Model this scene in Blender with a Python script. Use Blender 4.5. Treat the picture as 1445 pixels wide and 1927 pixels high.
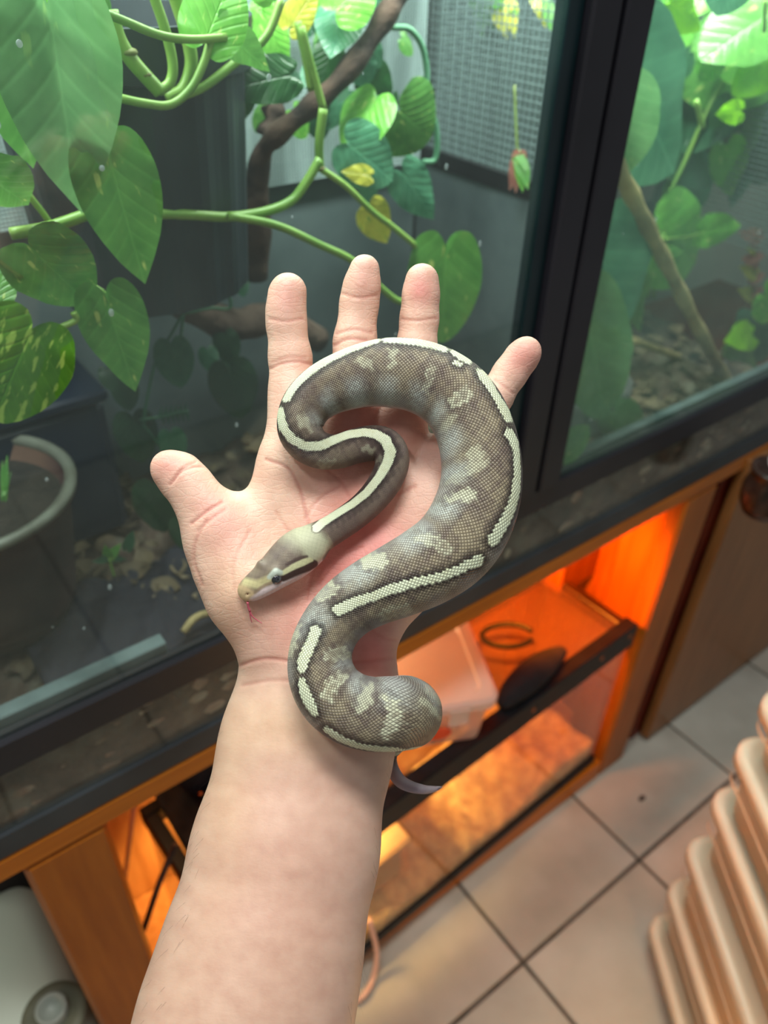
import bpy, math, random
import numpy as np
from mathutils import Vector, Matrix
rnd = random.Random(7)
sc = bpy.context.scene
for o in list(bpy.data.objects): bpy.data.objects.remove(o, do_unlink=True)
COL = sc.collection
# ------------------------------------------------------------------ camera
W, H, F = 1445.0, 1927.0, 1471.7
CH = 1.345                                   # height of the phone above the floor
def _rz(t): return np.array([[math.cos(t), -math.sin(t), 0], [math.sin(t), math.cos(t), 0], [0, 0, 1]])
def _rx(t): return np.array([[1, 0, 0], [0, math.cos(t), -math.sin(t)], [0, math.sin(t), math.cos(t)]])
R = _rz(-.661771) @ _rx(.914013) @ _rz(.0331867)
CO = np.array([0, 0, CH])
cd = bpy.data.cameras.new('camera'); cam = bpy.data.objects.new('camera', cd); COL.objects.link(cam)
cam.matrix_world = Matrix([[*R[0], 0], [*R[1], 0], [*R[2], CH], [0, 0, 0, 1]])
cd.sensor_fit = 'VERTICAL'; cd.sensor_height = 36; cd.lens = F / H * 36
cd.clip_start = .01; cd.clip_end = 50
cd.dof.use_dof = True; cd.dof.focus_distance = .335; cd.dof.aperture_fstop = 8.0
sc.camera = cam
# ------------------------------------------------------------------ world, lights, exposure
w = bpy.data.worlds.new('room_light'); sc.world = w; w.use_nodes = True
w.node_tree.nodes['Background'].inputs[0].default_value = (.92, .97, 1.0, 1)
w.node_tree.nodes['Background'].inputs[1].default_value = .21
sc.view_settings.view_transform = 'Standard'; sc.view_settings.look = 'None'
sc.view_settings.exposure = 0; sc.view_settings.gamma = 1; sc.view_settings.use_curve_mapping = False
def light(name, kind, loc, power, col, size=.1, sy=None, target=None, rad=.03, spot=None):
    l = bpy.data.lights.new(name, kind); l.energy = power; l.color = col
    if kind == 'AREA':
        l.shape = 'RECTANGLE'; l.size = size; l.size_y = sy or size
    else: l.shadow_soft_size = rad
    if spot: l.spot_size = math.radians(spot); l.spot_blend = .6
    o = bpy.data.objects.new(name, l); COL.objects.link(o); o.location = loc
    if target is not None:
        o.rotation_euler = (Vector(target) - Vector(loc)).to_track_quat('-Z', 'Y').to_euler()
    return o
light('ceiling_lamp', 'AREA', (.10, .16, 2.35), 16, (.97, 1, .97), .55, .22, (.15, .22, 1.1))
light('fill_light', 'AREA', (-.28, .22, 1.95), 2.6, (.97, 1, .99), .35, .10, (.0, .22, 1.1))  # soft fill added from the left, stands for no fixture
light('terrarium_lamp_left', 'AREA', (.25, .56, 1.47), 6.0, (.90, 1, .93), .7, .06, (.25, .60, 0))
light('terrarium_lamp_right', 'AREA', (.85, .56, 1.47), 7.0, (.92, 1, .92), .42, .06, (.85, .60, 0))
light('heat_lamp_light', 'SPOT', (.66, .55, .655), 22, (1, .22, .012), rad=.03, target=(.93, .70, .36), spot=120)
light('tank_lamp_light', 'SPOT', (.27, .53, .385), 25, (1, .62, .20), rad=.03, target=(.34, .68, .12), spot=112)
light('bay_fill_light', 'POINT', (.40, .66, .62), 2.4, (1, .56, .26), rad=.04)  # added warm fill that brightens the plastic container
light('side_lamp_light', 'POINT', (.10, .62, .62), .45, (1, .62, .30), rad=.01)
light('floor_lamp_light', 'POINT', (.52, -.10, .26), 3.2, (1, .50, .17), rad=.05)
light('left_lamp_light', 'POINT', (-.50, .42, .55), .9, (1, .50, .26), rad=.05)
# ------------------------------------------------------------------ helpers
def px(x, y, d):
    """point seen at photo pixel x,y at distance d along the lens axis"""
    return R @ np.array([(x - W/2) * d / F, (H/2 - y) * d / F, -d]) + CO
def py(x, y, Y):
    r = R @ np.array([(x - W/2) / F, (H/2 - y) / F, -1.]); return r * (Y / r[1]) + CO
def pz(x, y, z):
    r = R @ np.array([(x - W/2) / F, (H/2 - y) / F, -1.]); return r * ((z - CH) / r[2]) + CO
def pxx(x, y, X):
    r = R @ np.array([(x - W/2) / F, (H/2 - y) / F, -1.]); return r * (X / r[0]) + CO

def new_obj(name, v, f, m=None, parent=None, smooth=True):
    me = bpy.data.meshes.new(name)
    me.from_pydata([tuple(p) for p in v], [], [tuple(q) for q in f])
    if smooth: me.shade_smooth()
    o = bpy.data.objects.new(name, me); COL.objects.link(o)
    if m: me.materials.append(m)
    if parent: o.parent = parent
    return o
def np_obj(name, v, quads, m=None, parent=None):
    me = bpy.data.meshes.new(name); v = np.ascontiguousarray(v, dtype=np.float32); quads = np.ascontiguousarray(quads, dtype=np.int32)
    me.vertices.add(len(v)); me.vertices.foreach_set('co', v.ravel())
    n = len(quads); me.loops.add(n * 4); me.loops.foreach_set('vertex_index', quads.ravel())
    me.polygons.add(n); me.polygons.foreach_set('loop_start', np.arange(0, n * 4, 4, dtype=np.int32))
    me.update(calc_edges=True); me.shade_smooth()
    o = bpy.data.objects.new(name, me); COL.objects.link(o)
    if m: me.materials.append(m)
    if parent: o.parent = parent
    return o
def thing(name, label, cat, group=None):
    o = bpy.data.objects.new(name, None); COL.objects.link(o); o.empty_display_size = .02
    return tag(o, label, cat, group)
def tag(o, label=None, cat=None, group=None, kind=None):
    if label: o['label'] = label
    if cat: o['category'] = cat
    if group: o['group'] = group
    if kind: o['kind'] = kind
    return o
def recenter(o):
    """puts the origin of a one-mesh thing at the middle of its base"""
    me = o.data; co = np.empty(len(me.vertices) * 3, dtype=np.float32); me.vertices.foreach_get('co', co); co = co.reshape(-1, 3)
    c = np.array([(co[:, 0].min() + co[:, 0].max()) / 2, (co[:, 1].min() + co[:, 1].max()) / 2, co[:, 2].min()], dtype=np.float32)
    me.vertices.foreach_set('co', (co - c).ravel()); me.update(); o.location = c; return o
class MB:
    def __init__(s): s.v = []; s.f = []
    def add(s, v, f):
        n = len(s.v); s.v += [tuple(map(float, p)) for p in v]; s.f += [tuple(i + n for i in q) for q in f]; return s
    def box(s, a, b, ch=.0):
        x0, y0, z0 = [min(a[i], b[i]) for i in range(3)]; x1, y1, z1 = [max(a[i], b[i]) for i in range(3)]
        c = min(ch, (x1-x0)*.45, (y1-y0)*.45, (z1-z0)*.45)
        if c <= 0:
            v = [(x, y, z) for z in (z0, z1) for y in (y0, y1) for x in (x0, x1)]
            return s.add(v, [(0,2,3,1),(4,5,7,6),(0,1,5,4),(2,6,7,3),(0,4,6,2),(1,3,7,5)])
        def ring(z, i):
            return [(x0+i,y0+c,z),(x0+c,y0+i,z),(x1-c,y0+i,z),(x1-i,y0+c,z),(x1-i,y1-c,z),(x1-c,y1-i,z),(x0+c,y1-i,z),(x0+i,y1-c,z)]
        v = ring(z0, c) + ring(z0+c, 0) + ring(z1-c, 0) + ring(z1, c); f = [tuple(range(7, -1, -1)), tuple(range(24, 32))]
        for k in range(3):
            for j in range(8): f.append((k*8+j, k*8+(j+1) % 8, k*8+8+(j+1) % 8, k*8+8+j))
        return s.add(v, f)
    def tube(s, pts, rad, n=10, caps=True, flat=1.0):
        P = [np.array(p, float) for p in pts]; rr = rad if hasattr(rad, '__len__') else [rad]*len(P)
        v = []; f = []; up = None
        for i, p in enumerate(P):
            t = P[min(i+1, len(P)-1)] - P[max(i-1, 0)]; t /= np.linalg.norm(t) + 1e-12
            if up is None:
                up = np.array([0, 0, 1.]) if abs(t[2]) < .9 else np.array([1., 0, 0])
            a = np.cross(t, up); a /= np.linalg.norm(a) + 1e-12; up = np.cross(a, t); b = up
            for k in range(n):
                th = 2*math.pi*k/n; v.append(p + a*math.cos(th)*rr[i] + b*math.sin(th)*rr[i]*flat)
        for i in range(len(P)-1):
            for k in range(n): f.append((i*n+k, i*n+(k+1) % n, (i+1)*n+(k+1) % n, (i+1)*n+k))
        if caps: f += [tuple(range(n-1, -1, -1)), tuple(range((len(P)-1)*n, len(P)*n))]
        return s.add(v, f)
    def lathe(s, prof, c, n=32, ax='z', closed=False):
        v = []; f = []
        for r, h in prof:
            for k in range(n):
                th = 2*math.pi*k/n
                v.append((c[0]+r*math.cos(th), c[1]+r*math.sin(th), c[2]+h))
        m = len(prof)
        for i in range(m-1):
            for k in range(n): f.append((i*n+k, i*n+(k+1) % n, (i+1)*n+(k+1) % n, (i+1)*n+k))
        return s.add(v, f)
    def sphere(s, c, r, n=10, sc=(1, 1, 1)):
        v = []; f = []; m = max(4, n//2+1)
        for i in range(m+1):
            ph = math.pi*i/m
            for k in range(n):
                th = 2*math.pi*k/n; v.append((c[0]+r*sc[0]*math.sin(ph)*math.cos(th), c[1]+r*sc[1]*math.sin(ph)*math.sin(th), c[2]-r*sc[2]*math.cos(ph)))
        for i in range(m):
            for k in range(n): f.append((i*n+k, i*n+(k+1) % n, (i+1)*n+(k+1) % n, (i+1)*n+k))
        return s.add(v, f)
    def build(s, name, m=None, parent=None, smooth=False): return new_obj(name, s.v, s.f, m, parent, smooth)
def spline(pts, n=8):
    P = [np.array(p, float) for p in pts]; P = [2*P[0]-P[1]] + P + [2*P[-1]-P[-2]]; out = []
    for i in range(1, len(P)-2):
        for k in range(n):
            t = k/n; a, b, c, d = P[i-1], P[i], P[i+1], P[i+2]
            out.append(.5*((2*b)+(-a+c)*t+(2*a-5*b+4*c-d)*t*t+(-a+3*b-3*c+d)*t**3))
    out.append(P[-2]); return out
# ------------------------------------------------------------------ materials
def srgb(r, g, b):
    f = lambda c: (c/12.92 if c <= .04045 else ((c+.055)/1.055)**2.4)
    return (f(r/255), f(g/255), f(b/255), 1)
def mat(name, c1, c2=None, scale=20, rough=.5, bump=0, bscale=None, detail=4, stretch=(1, 1, 1), metal=0, trans=0, spec=.5, sss=0, coat=0, contrast=(.35, .65), alpha=None, ior=1.45, c3=None):
    m = bpy.data.materials.new(name); m.use_nodes = True; nt = m.node_tree; N = nt.nodes; L = nt.links
    b = N['Principled BSDF']; b.inputs['Roughness'].default_value = rough; b.inputs['Metallic'].default_value = metal
    b.inputs['Transmission Weight'].default_value = trans; b.inputs['Specular IOR Level'].default_value = spec; b.inputs['IOR'].default_value = ior
    if coat: b.inputs['Coat Weight'].default_value = coat; b.inputs['Coat Roughness'].default_value = .15
    if alpha is not None: b.inputs['Alpha'].default_value = alpha
    if sss: b.inputs['Subsurface Weight'].default_value = sss; b.inputs['Subsurface Radius'].default_value = (.01, .004, .002); b.inputs['Subsurface Scale'].default_value = .6
    b.inputs['Base Color'].default_value = srgb(*c1)
    tc = N.new('ShaderNodeTexCoord'); mp = N.new('ShaderNodeMapping'); mp.inputs['Scale'].default_value = stretch
    L.new(tc.outputs['Object'], mp.inputs['Vector'])
    if c2 is not None:
        n = N.new('ShaderNodeTexNoise'); n.inputs['Scale'].default_value = scale; n.inputs['Detail'].default_value = detail
        L.new(mp.outputs[0], n.inputs['Vector'])
        r = N.new('ShaderNodeValToRGB'); r.color_ramp.elements[0].position = contrast[0]; r.color_ramp.elements[1].position = contrast[1]
        r.color_ramp.elements[0].color = srgb(*c1); r.color_ramp.elements[1].color = srgb(*c2)
        if c3 is not None:
            e = r.color_ramp.elements.new((contrast[0]+contrast[1])/2); e.color = srgb(*c3)
        L.new(n.outputs['Fac'], r.inputs[0]); L.new(r.outputs[0], b.inputs['Base Color'])
    if bump:
        n2 = N.new('ShaderNodeTexNoise'); n2.inputs['Scale'].default_value = bscale or scale*2; n2.inputs['Detail'].default_value = 5
        L.new(mp.outputs[0], n2.inputs['Vector'])
        bp = N.new('ShaderNodeBump'); bp.inputs['Strength'].default_value = bump; bp.inputs['Distance'].default_value = .01
        L.new(n2.outputs['Fac'], bp.inputs['Height']); L.new(bp.outputs[0], b.inputs['Normal'])
    return m
def glass_mat(name, haze=.05, tint=(1, 1, 1), hcol=(200, 220, 210), refl=1.0, hscale=6):
    m = bpy.data.materials.new(name); m.use_nodes = True; nt = m.node_tree; N = nt.nodes; L = nt.links
    N.remove(N['Principled BSDF']); out = N['Material Output']
    t = N.new('ShaderNodeBsdfTransparent'); t.inputs[0].default_value = (*tint, 1)
    g = N.new('ShaderNodeBsdfGlossy'); g.inputs['Roughness'].default_value = .02
    fr = N.new('ShaderNodeFresnel'); geo = N.new('ShaderNodeNewGeometry'); ir = N.new('ShaderNodeMapRange'); ir.inputs[3].default_value = 1.45; ir.inputs[4].default_value = 1/1.45
    L.new(geo.outputs['Backfacing'], ir.inputs[0]); L.new(ir.outputs[0], fr.inputs[0])
    ml = N.new('ShaderNodeMath'); ml.operation = 'MULTIPLY'; ml.inputs[1].default_value = refl; L.new(fr.outputs[0], ml.inputs[0])
    mx = N.new('ShaderNodeMixShader'); L.new(ml.outputs[0], mx.inputs[0]); L.new(t.outputs[0], mx.inputs[1]); L.new(g.outputs[0], mx.inputs[2])
    d = N.new('ShaderNodeBsdfDiffuse'); d.inputs[0].default_value = srgb(*hcol)
    tc = N.new('ShaderNodeTexCoord'); n = N.new('ShaderNodeTexNoise'); n.inputs['Scale'].default_value = hscale; n.inputs['Detail'].default_value = 5
    L.new(tc.outputs['Object'], n.inputs['Vector'])
    mr = N.new('ShaderNodeMapRange'); mr.inputs[1].default_value = .3; mr.inputs[2].default_value = .75; mr.inputs[3].default_value = haze*.45; mr.inputs[4].default_value = haze*1.7
    L.new(n.outputs['Fac'], mr.inputs[0])
    m2 = N.new('ShaderNodeMixShader'); L.new(mr.outputs[0], m2.inputs[0]); L.new(mx.outputs[0], m2.inputs[1]); L.new(d.outputs[0], m2.inputs[2])
    L.new(m2.outputs[0], out.inputs[0]); return m
def wood_mat(name, c1, c2, rough=.4, axis=2, scale=1):
    st = [14, 14, 14]; st[axis] = 1.2
    return mat(name, c1, c2, scale=6*scale, rough=rough, bump=.05, bscale=14*scale, stretch=st, contrast=(.3, .7), spec=.3)
M_black = mat('black_plastic', (11, 12, 14), (20, 22, 25), 30, .45, spec=.3)
M_post = mat('anodised_black', (20, 20, 26), (30, 29, 36), 8, .45)
M_sill = mat('dark_sill_plastic', (34, 38, 42), (52, 58, 62), 9, .5, stretch=(1, 6, 1))
M_track = mat('grey_track', (74, 88, 90), (102, 118, 120), 25, .35)
M_glass = glass_mat('front_glass', .05, (.95, .98, .96), (150, 170, 165))
M_glass_r = glass_mat('misted_glass', .12, (.94, .98, .95), (150, 195, 180), hscale=9)
M_glass_low = glass_mat('clean_glass', .02, (.96, .97, .95))
M_wood = wood_mat('varnished_wood', (150, 80, 8), (172, 98, 20))
M_woodx = wood_mat('varnished_wood_rail', (168, 92, 8), (190, 110, 22), axis=0)
M_wood_in = wood_mat('inner_wood', (160, 104, 56), (186, 130, 78), .6)
M_wood_cab = wood_mat('cabinet_wood', (128, 84, 44), (150, 100, 56), .35)
M_wire_pale = mat('pale_mesh', (176, 196, 196), (120, 136, 136), 30, .5, stretch=(1, 1, .15))
M_wire = mat('grey_wire', (112, 128, 130), None, rough=.5, metal=.2)
M_soil = mat('damp_substrate', (46, 38, 32), (104, 100, 88), 26, .9, bump=.7, bscale=60, detail=8, c3=(82, 66, 56))
M_litter = mat('dead_leaf', (58, 48, 36), (112, 98, 74), 12, .7, bump=.3)
M_barkd = mat('dark_bark', (40, 32, 28), (86, 66, 54), 30, .85, bump=.5, bscale=60)
M_barkl = mat('pale_bamboo', (122, 104, 66), (192, 172, 120), 18, .6, bump=.3, stretch=(1, 1, 1))
M_stem = mat('green_stem', (96, 140, 56), (140, 176, 84), 16, .4, coat=.1)
M_stemb = mat('brownish_stem', (110, 100, 60), (120, 150, 70), 10, .6)
# ================================================================== SETTING
TL = .293                                                     # tile pitch
M_tile = [mat('floor_tile_%s' % n, a, b, 5, .42, bump=.04, bscale=20, detail=7, contrast=(.3, .7)) for n, a, b in
          (('cream', (170, 166, 152), (208, 205, 192)), ('sand', (164, 156, 140), (202, 194, 180)), ('stone', (166, 158, 144), (204, 200, 186)))]
M_grout = mat('dark_grout', (84, 76, 66), (108, 98, 88), 40, .9, bump=.2)
fl = MB().box((-1.2, -1.2, -.03), (2.6, 1.6, -.004)).build('floor', M_grout); tag(fl, kind='structure')
tx0, ty0 = .543 - 6*TL, .291 - 5*TL
tm = {}
for i in range(13):
    for j in range(9):
        x, y = tx0 + i*TL, ty0 + j*TL; k = rnd.randrange(3)
        if k not in tm:
            g = .0035; me = MB().box((g, g, -.006), (TL-g, TL-g, 0), .0015).build('tile', M_tile[k], fl); tm[k] = me.data; t = me
        else:
            t = bpy.data.objects.new('tile', tm[k]); COL.objects.link(t); t.parent = fl
        t.location = (x, y, rnd.uniform(-.0004, .0004))
M_wall = mat('painted_wall', (150, 156, 148), (168, 172, 162), 3, .8, bump=.02)
tag(MB().box((-1.2, .98, 0), (2.6, 1.02, 2.6)).build('wall_back', M_wall), kind='structure')
tag(MB().box((-1.24, -1.2, 0), (-1.2, 1.02, 2.6)).build('wall_left', M_wall), kind='structure')
# ================================================================== WOODEN STAND
YF = .45
st = thing('wooden_stand', 'orange-brown wooden stand carrying the glass terrarium', 'stand')
def part(name, a, b, m, par, ch=.003, **k): 
    o = MB().box(a, b, ch).build(name, m, par); return o
part('leg', (-.029, YF, 0), (.046, YF+.03, .682), M_wood, st, .005)
part('leg', (.905, YF, 0), (.982, YF+.03, .682), M_wood, st, .005)
part('leg', (-.029, .70, 0), (.046, .73, .682), M_wood, st)
part('leg', (.905, .70, 0), (.982, .73, .682), M_wood, st)
part('top_board', (-.06, YF, .682), (1.12, .76, .711), M_woodx, st)
part('bottom_rail', (.046, YF, .0), (.905, YF+.03, .052), M_woodx, st)
part('side_panel', (.955, YF+.03, .0), (.972, .70, .682), M_wood, st)
tag(part('inner_board', (.925, YF+.031, .053), (.954, .552, .68), M_wood, st), 'upright inner board behind the right leg')
part('side_panel', (-.025, YF+.03, .0), (-.010, .70, .682), M_wood, st)
part('back_panel', (-.01, .73, .0), (.955, .745, .682), M_wood_in, st)
part('bottom_board', (-.009, YF+.031, .030), (.954, .729, .046), M_wood_in, st)
part('corner_block', (.86, .60, .40), (.954, .70, .682), M_wood, st)
# right cabinet
cb = thing('side_cabinet', 'brown wooden cabinet to the right of the stand', 'cabinet')
part('door', (1.045, YF-.006, .012), (1.60, YF+.014, .70), M_wood_cab, cb, .004)
part('carcass', (1.028, YF+.018, .0), (1.62, .90, .715), mat('dark_red_wood', (92, 24, 6), (118, 40, 12), 8, .5), cb, .003)
# dark brown pot with a pale ring at the right edge
jar = thing('brown_jar', 'dark brown jar with pale ring at the right edge in front of the terrarium', 'jar')
c = py(1446, 925, .37)
MB().lathe([(.0, -.035), (.026, -.034), (.034, -.018), (.036, .006), (.031, .02), (.030, .030), (.033, .034), (.033, .038), (.028, .038), (.027, .0), (0, -.02)], c, 28).build('body', mat('dark_brown_plastic', (30, 20, 16), (64, 42, 34), 30, .3), jar, True)
rc = py(1462, 868, .34); rp = []
for k in range(25):
    t = 2*math.pi*k/24; rp.append(np.array(rc) + R @ np.array([math.cos(t)*.0085, math.sin(t)*.0115, 0]))
tag(MB().tube(rp, .0018, 8, False).build('ring', mat('pale_grey_plastic', (165, 152, 150), (190, 180, 180), 30, .3), jar, True), 'pale grey plastic ring')
# ================================================================== GLASS TERRARIUM
te = thing('glass_terrarium', 'large planted glass terrarium with black frame and two front doors on the wooden stand', 'terrarium')
X0, X1, YB, ZT = -.06, 1.10, .75, 1.46
Z0 = .711
part('base_frame', (X0, YF, Z0), (X1, YF+.012, Z0+.030), M_sill, te, .002)
part('base_frame', (X0, YB-.012, Z0), (X1, YB, Z0+.022), M_sill, te, .002)
part('floor_pane', (X0+.005, YF+.012, Z0), (X1-.005, YB-.012, Z0+.006), M_black, te, 0)
o = part('lower_pane', (X0, YF+.003, Z0+.030), (X1, YF+.007, .813), M_glass_low, te, 0)
part('sill_rail', (X0, YF-.004, .812), (X1, YF+.012, .846), M_post, te, .002)
part('sill_track', (X0, YF+.014, .812), (.135, YF+.028, .853), M_track, te, .001)
part('sill_track', (.60, YF+.014, .812), (X1-.01, YF+.026, .850), M_track, te, .001)
part('door_frame', (.518, YF-.010, .846), (.550, YF+.012, ZT), M_post, te, .002)
part('door_frame', (.556, YF-.010, .846), (.588, YF+.012, ZT), M_post, te, .002)
part('gap_strip', (.500, YF-.002, .90), (.517, YF+.012, ZT), mat('dark_teal_gap', (8, 26, 30), (14, 36, 40), 10, .3), te, .001)  # dark strip stands in for the shaded gap inside the left door
part('gap_strip', (.550, YF-.003, .85), (.556, YF+.008, ZT), M_black, te, 0)  # black strip stands in for the shade between the two doors
part('corner_post', (X0, YF, .846), (X0+.012, YF+.012, ZT), M_black, te, .001)
part('corner_post', (X1-.012, YF, .846), (X1, YF+.012, ZT), M_black, te, .001)
part('corner_post', (X0, YB-.012, .73), (X0+.012, YB, ZT), M_black, te, .001)
part('corner_post', (X1-.012, YB-.012, .73), (X1, YB, ZT), M_black, te, .001)
part('top_frame', (X0, YF, ZT), (X1, YF+.03, ZT+.03), M_black, te, .001)
part('top_frame', (X0, YB-.03, ZT), (X1, YB, ZT+.03), M_black, te, .001)
tag(part('door_pane', (X0+.012, YF+.001, .846), (.502, YF+.005, ZT), M_glass, te, 0), 'clear glass of the left door')
tag(part('door_pane', (.586, YF+.001, .846), (X1-.012, YF+.005, ZT), M_glass_r, te, 0), 'misted glass of the right door')
XD = .612
def wire_mesh(name, fix, axis, a0, a1, z0, z1, step, r, m=M_wire):
    b = MB(); n = int((a1-a0)/step); k = int((z1-z0)/step)
    for i in range(n+1):
        a = a0+i*(a1-a0)/n
        if axis == 'x': b.box((fix-r, a-r*.6, z0), (fix+r, a+r*.6, z1))
        else: b.box((a-r, fix-r, z0), (a+r, fix+r, z1))
    for j in range(k+1):
        z = z0+j*(z1-z0)/k
        if axis == 'x': b.box((fix-r*1.5, a0, z-r*1.1), (fix-r*.2, a1, z+r*1.1))
        else: b.box((a0, fix-r*1.5, z-r*1.1), (a1, fix-r*.2, z+r*1.1))
    o = b.build(name, m, te); return tag(o, kind='stuff')
M_div = mat('grey_divider', (70, 82, 86), (92, 104, 106), 14, .5)
wire_mesh('wire_mesh', XD, 'x', YF+.02, YB-.012, 1.13, ZT, .0072, .00055)
wire_mesh('wire_mesh', YB-.02, 'y', X0+.02, XD-.01, 1.12, ZT, .0034, .0008, M_wire_pale)
wire_mesh('wire_mesh', X1-.02, 'x', YF+.02, YB-.012, .98, ZT, .0072, .0006)
wire_mesh('wire_mesh', YB-.02, 'y', XD+.01, X1-.02, .98, ZT, .0046, .00045)
part('divider_panel', (XD-.003, YF+.014, .74), (XD+.003, YB-.012, 1.128), M_div, te, 0)
part('divider_frame', (XD-.006, YF+.014, 1.118), (XD+.002, YB-.012, 1.134), M_black, te, 0)
part('back_pane', (X0+.012, YB-.006, .73), (XD-.003, YB-.002, 1.135), mat('dark_back', (78, 92, 94), (104, 118, 120), 10, .4), te, 0)
part('back_pane', (XD+.003, YB-.006, .73), (X1-.012, YB-.002, 1.0), mat('slate_back', (60, 76, 80), (86, 102, 104), 10, .5), te, 0)
# light plates of the lamps in the hood
M_led = mat('lamp_lens', (230, 240, 235), None, rough=.3)
lb = thing('terrarium_lamp', 'long black lamp bar across the terrarium top', 'lamp')
part('housing', (X0+.02, .56, ZT+.032), (X1-.02, .64, ZT+.06), M_black, lb, .003)
db = thing('dark_backdrop', 'dark backdrop board added behind the terrarium', 'board')  # added backdrop, keeps the view through the divider mesh dark
part('board', (.50, .80, 0), (.92, .815, 1.34), mat('backdrop_dark', (20, 26, 28), (34, 42, 44), 6, .7), db, .002)
# substrate and litter
def ground(name, x0, x1, y0, y1, z0, zf, n, m, par):
    v = []; f = []; nx = n; ny = max(6, int(n*(y1-y0)/(x1-x0)))
    for j in range(ny+1):
        for i in range(nx+1):
            x = x0+(x1-x0)*i/nx; y = y0+(y1-y0)*j/ny
            h = zf(x, y) + .004*math.sin(x*61+y*23)+.003*math.sin(x*140-y*97)+rnd.uniform(-.002, .002)
            v.append((x, y, h))
    for j in range(ny):
        for i in range(nx): a = j*(nx+1)+i; f.append((a, a+1, a+nx+2, a+nx+1))
    k = len(v); idx = [i for i in range(nx+1)] + [j*(nx+1)+nx for j in range(1, ny+1)] + [ny*(nx+1)+i for i in range(nx-1, -1, -1)] + [j*(nx+1) for j in range(ny-1, 0, -1)]
    for q in idx: v.append((v[q][0], v[q][1], z0))
    for q in range(len(idx)): f.append((idx[(q+1) % len(idx)], idx[q], k+q, k+(q+1) % len(idx)))
    return new_obj(name, v, f, m, par, True)
SUB = lambda x, y: .808 + .02*max(0, (y-.47)/.25)
g = ground('substrate', X0+.006, X1-.006, YF+.0085, YB-.008, Z0+.0062, lambda x, y: (.806 if y < YF+.02 else SUB(x, y)), 150, M_soil, te)
tag(g, kind='stuff')
# leaf litter
def litter(x0, x1, y0, y1, n, s0, s1, zf):
    b = MB()
    for _ in range(n):
        x = rnd.uniform(x0, x1); y = rnd.uniform(y0, y1); s = rnd.uniform(s0, s1); a = rnd.uniform(0, 6.28); tilt = rnd.uniform(-.5, .5); cu = rnd.uniform(-.3, .5)
        v = []; z = zf(x, y)+rnd.uniform(.002, .009)
        for t in (0, .25, .5, .75, 1):
            wd = math.sin(math.pi*min(1, t*.9+.08))*.32
            for q in (-1, 0, 1):
                lx = (t-.5)*s; ly = q*wd*s; lz = cu*s*((t-.5)**2*2-.2)+abs(q)*.12*s*(1 if cu > 0 else -1) + tilt*ly
                v.append((x+lx*math.cos(a)-ly*math.sin(a), y+lx*math.sin(a)+ly*math.cos(a), max(z+lz, zf(x, y)-.002)))
        f = []
        for i in range(4):
            for j in range(2): f.append((i*3+j, i*3+j+1, i*3+j+4, i*3+j+3))
        b.add(v, f)
    return b
ll = litter(X0+.03, X1-.03, YF+.035, YB-.03, 520, .012, .034, lambda x, y: SUB(x, y)+.006).build('leaf_litter', M_litter, None, True)
tag(ll, 'brown dead leaves strewn over the terrarium soil', 'leaf litter', kind='stuff')
# pebbles and bits pressed against the lower front glass
b = MB()
for _ in range(420):
    x = rnd.uniform(X0+.02, X1-.02); z = rnd.uniform(Z0+.03, .805); s = rnd.uniform(.003, .012)
    b.sphere((x, YF+.0092+rnd.uniform(0, .0006), z), s, 7, (rnd.uniform(.7, 1.6), .11, rnd.uniform(.5, 1)))
o = b.build('bark_chips', mat('mixed_chips', (112, 100, 84), (168, 166, 150), 22, .85, detail=1, c3=(136, 106, 90)), te, True); tag(o, kind='stuff')
# water drops on the doors
b = MB()
for _ in range(60):
    z = rnd.uniform(.90, 1.40)
    x = rnd.choice([rnd.uniform(X0+.02, .18), rnd.uniform(.0, .5), rnd.uniform(.60, .95)]); s = rnd.uniform(.0005, .0018)
    b.sphere((x, YF+.0012, z), s, 8, (1, .35, rnd.uniform(.9, 1.7)))
o = b.build('water_drops', mat('water_drop', (205, 225, 225), None, rough=.05, alpha=.3, spec=.8), None, True); tag(o, 'clear water drops clinging to the door glass', 'water drops', kind='stuff'); recenter(o)
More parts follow.
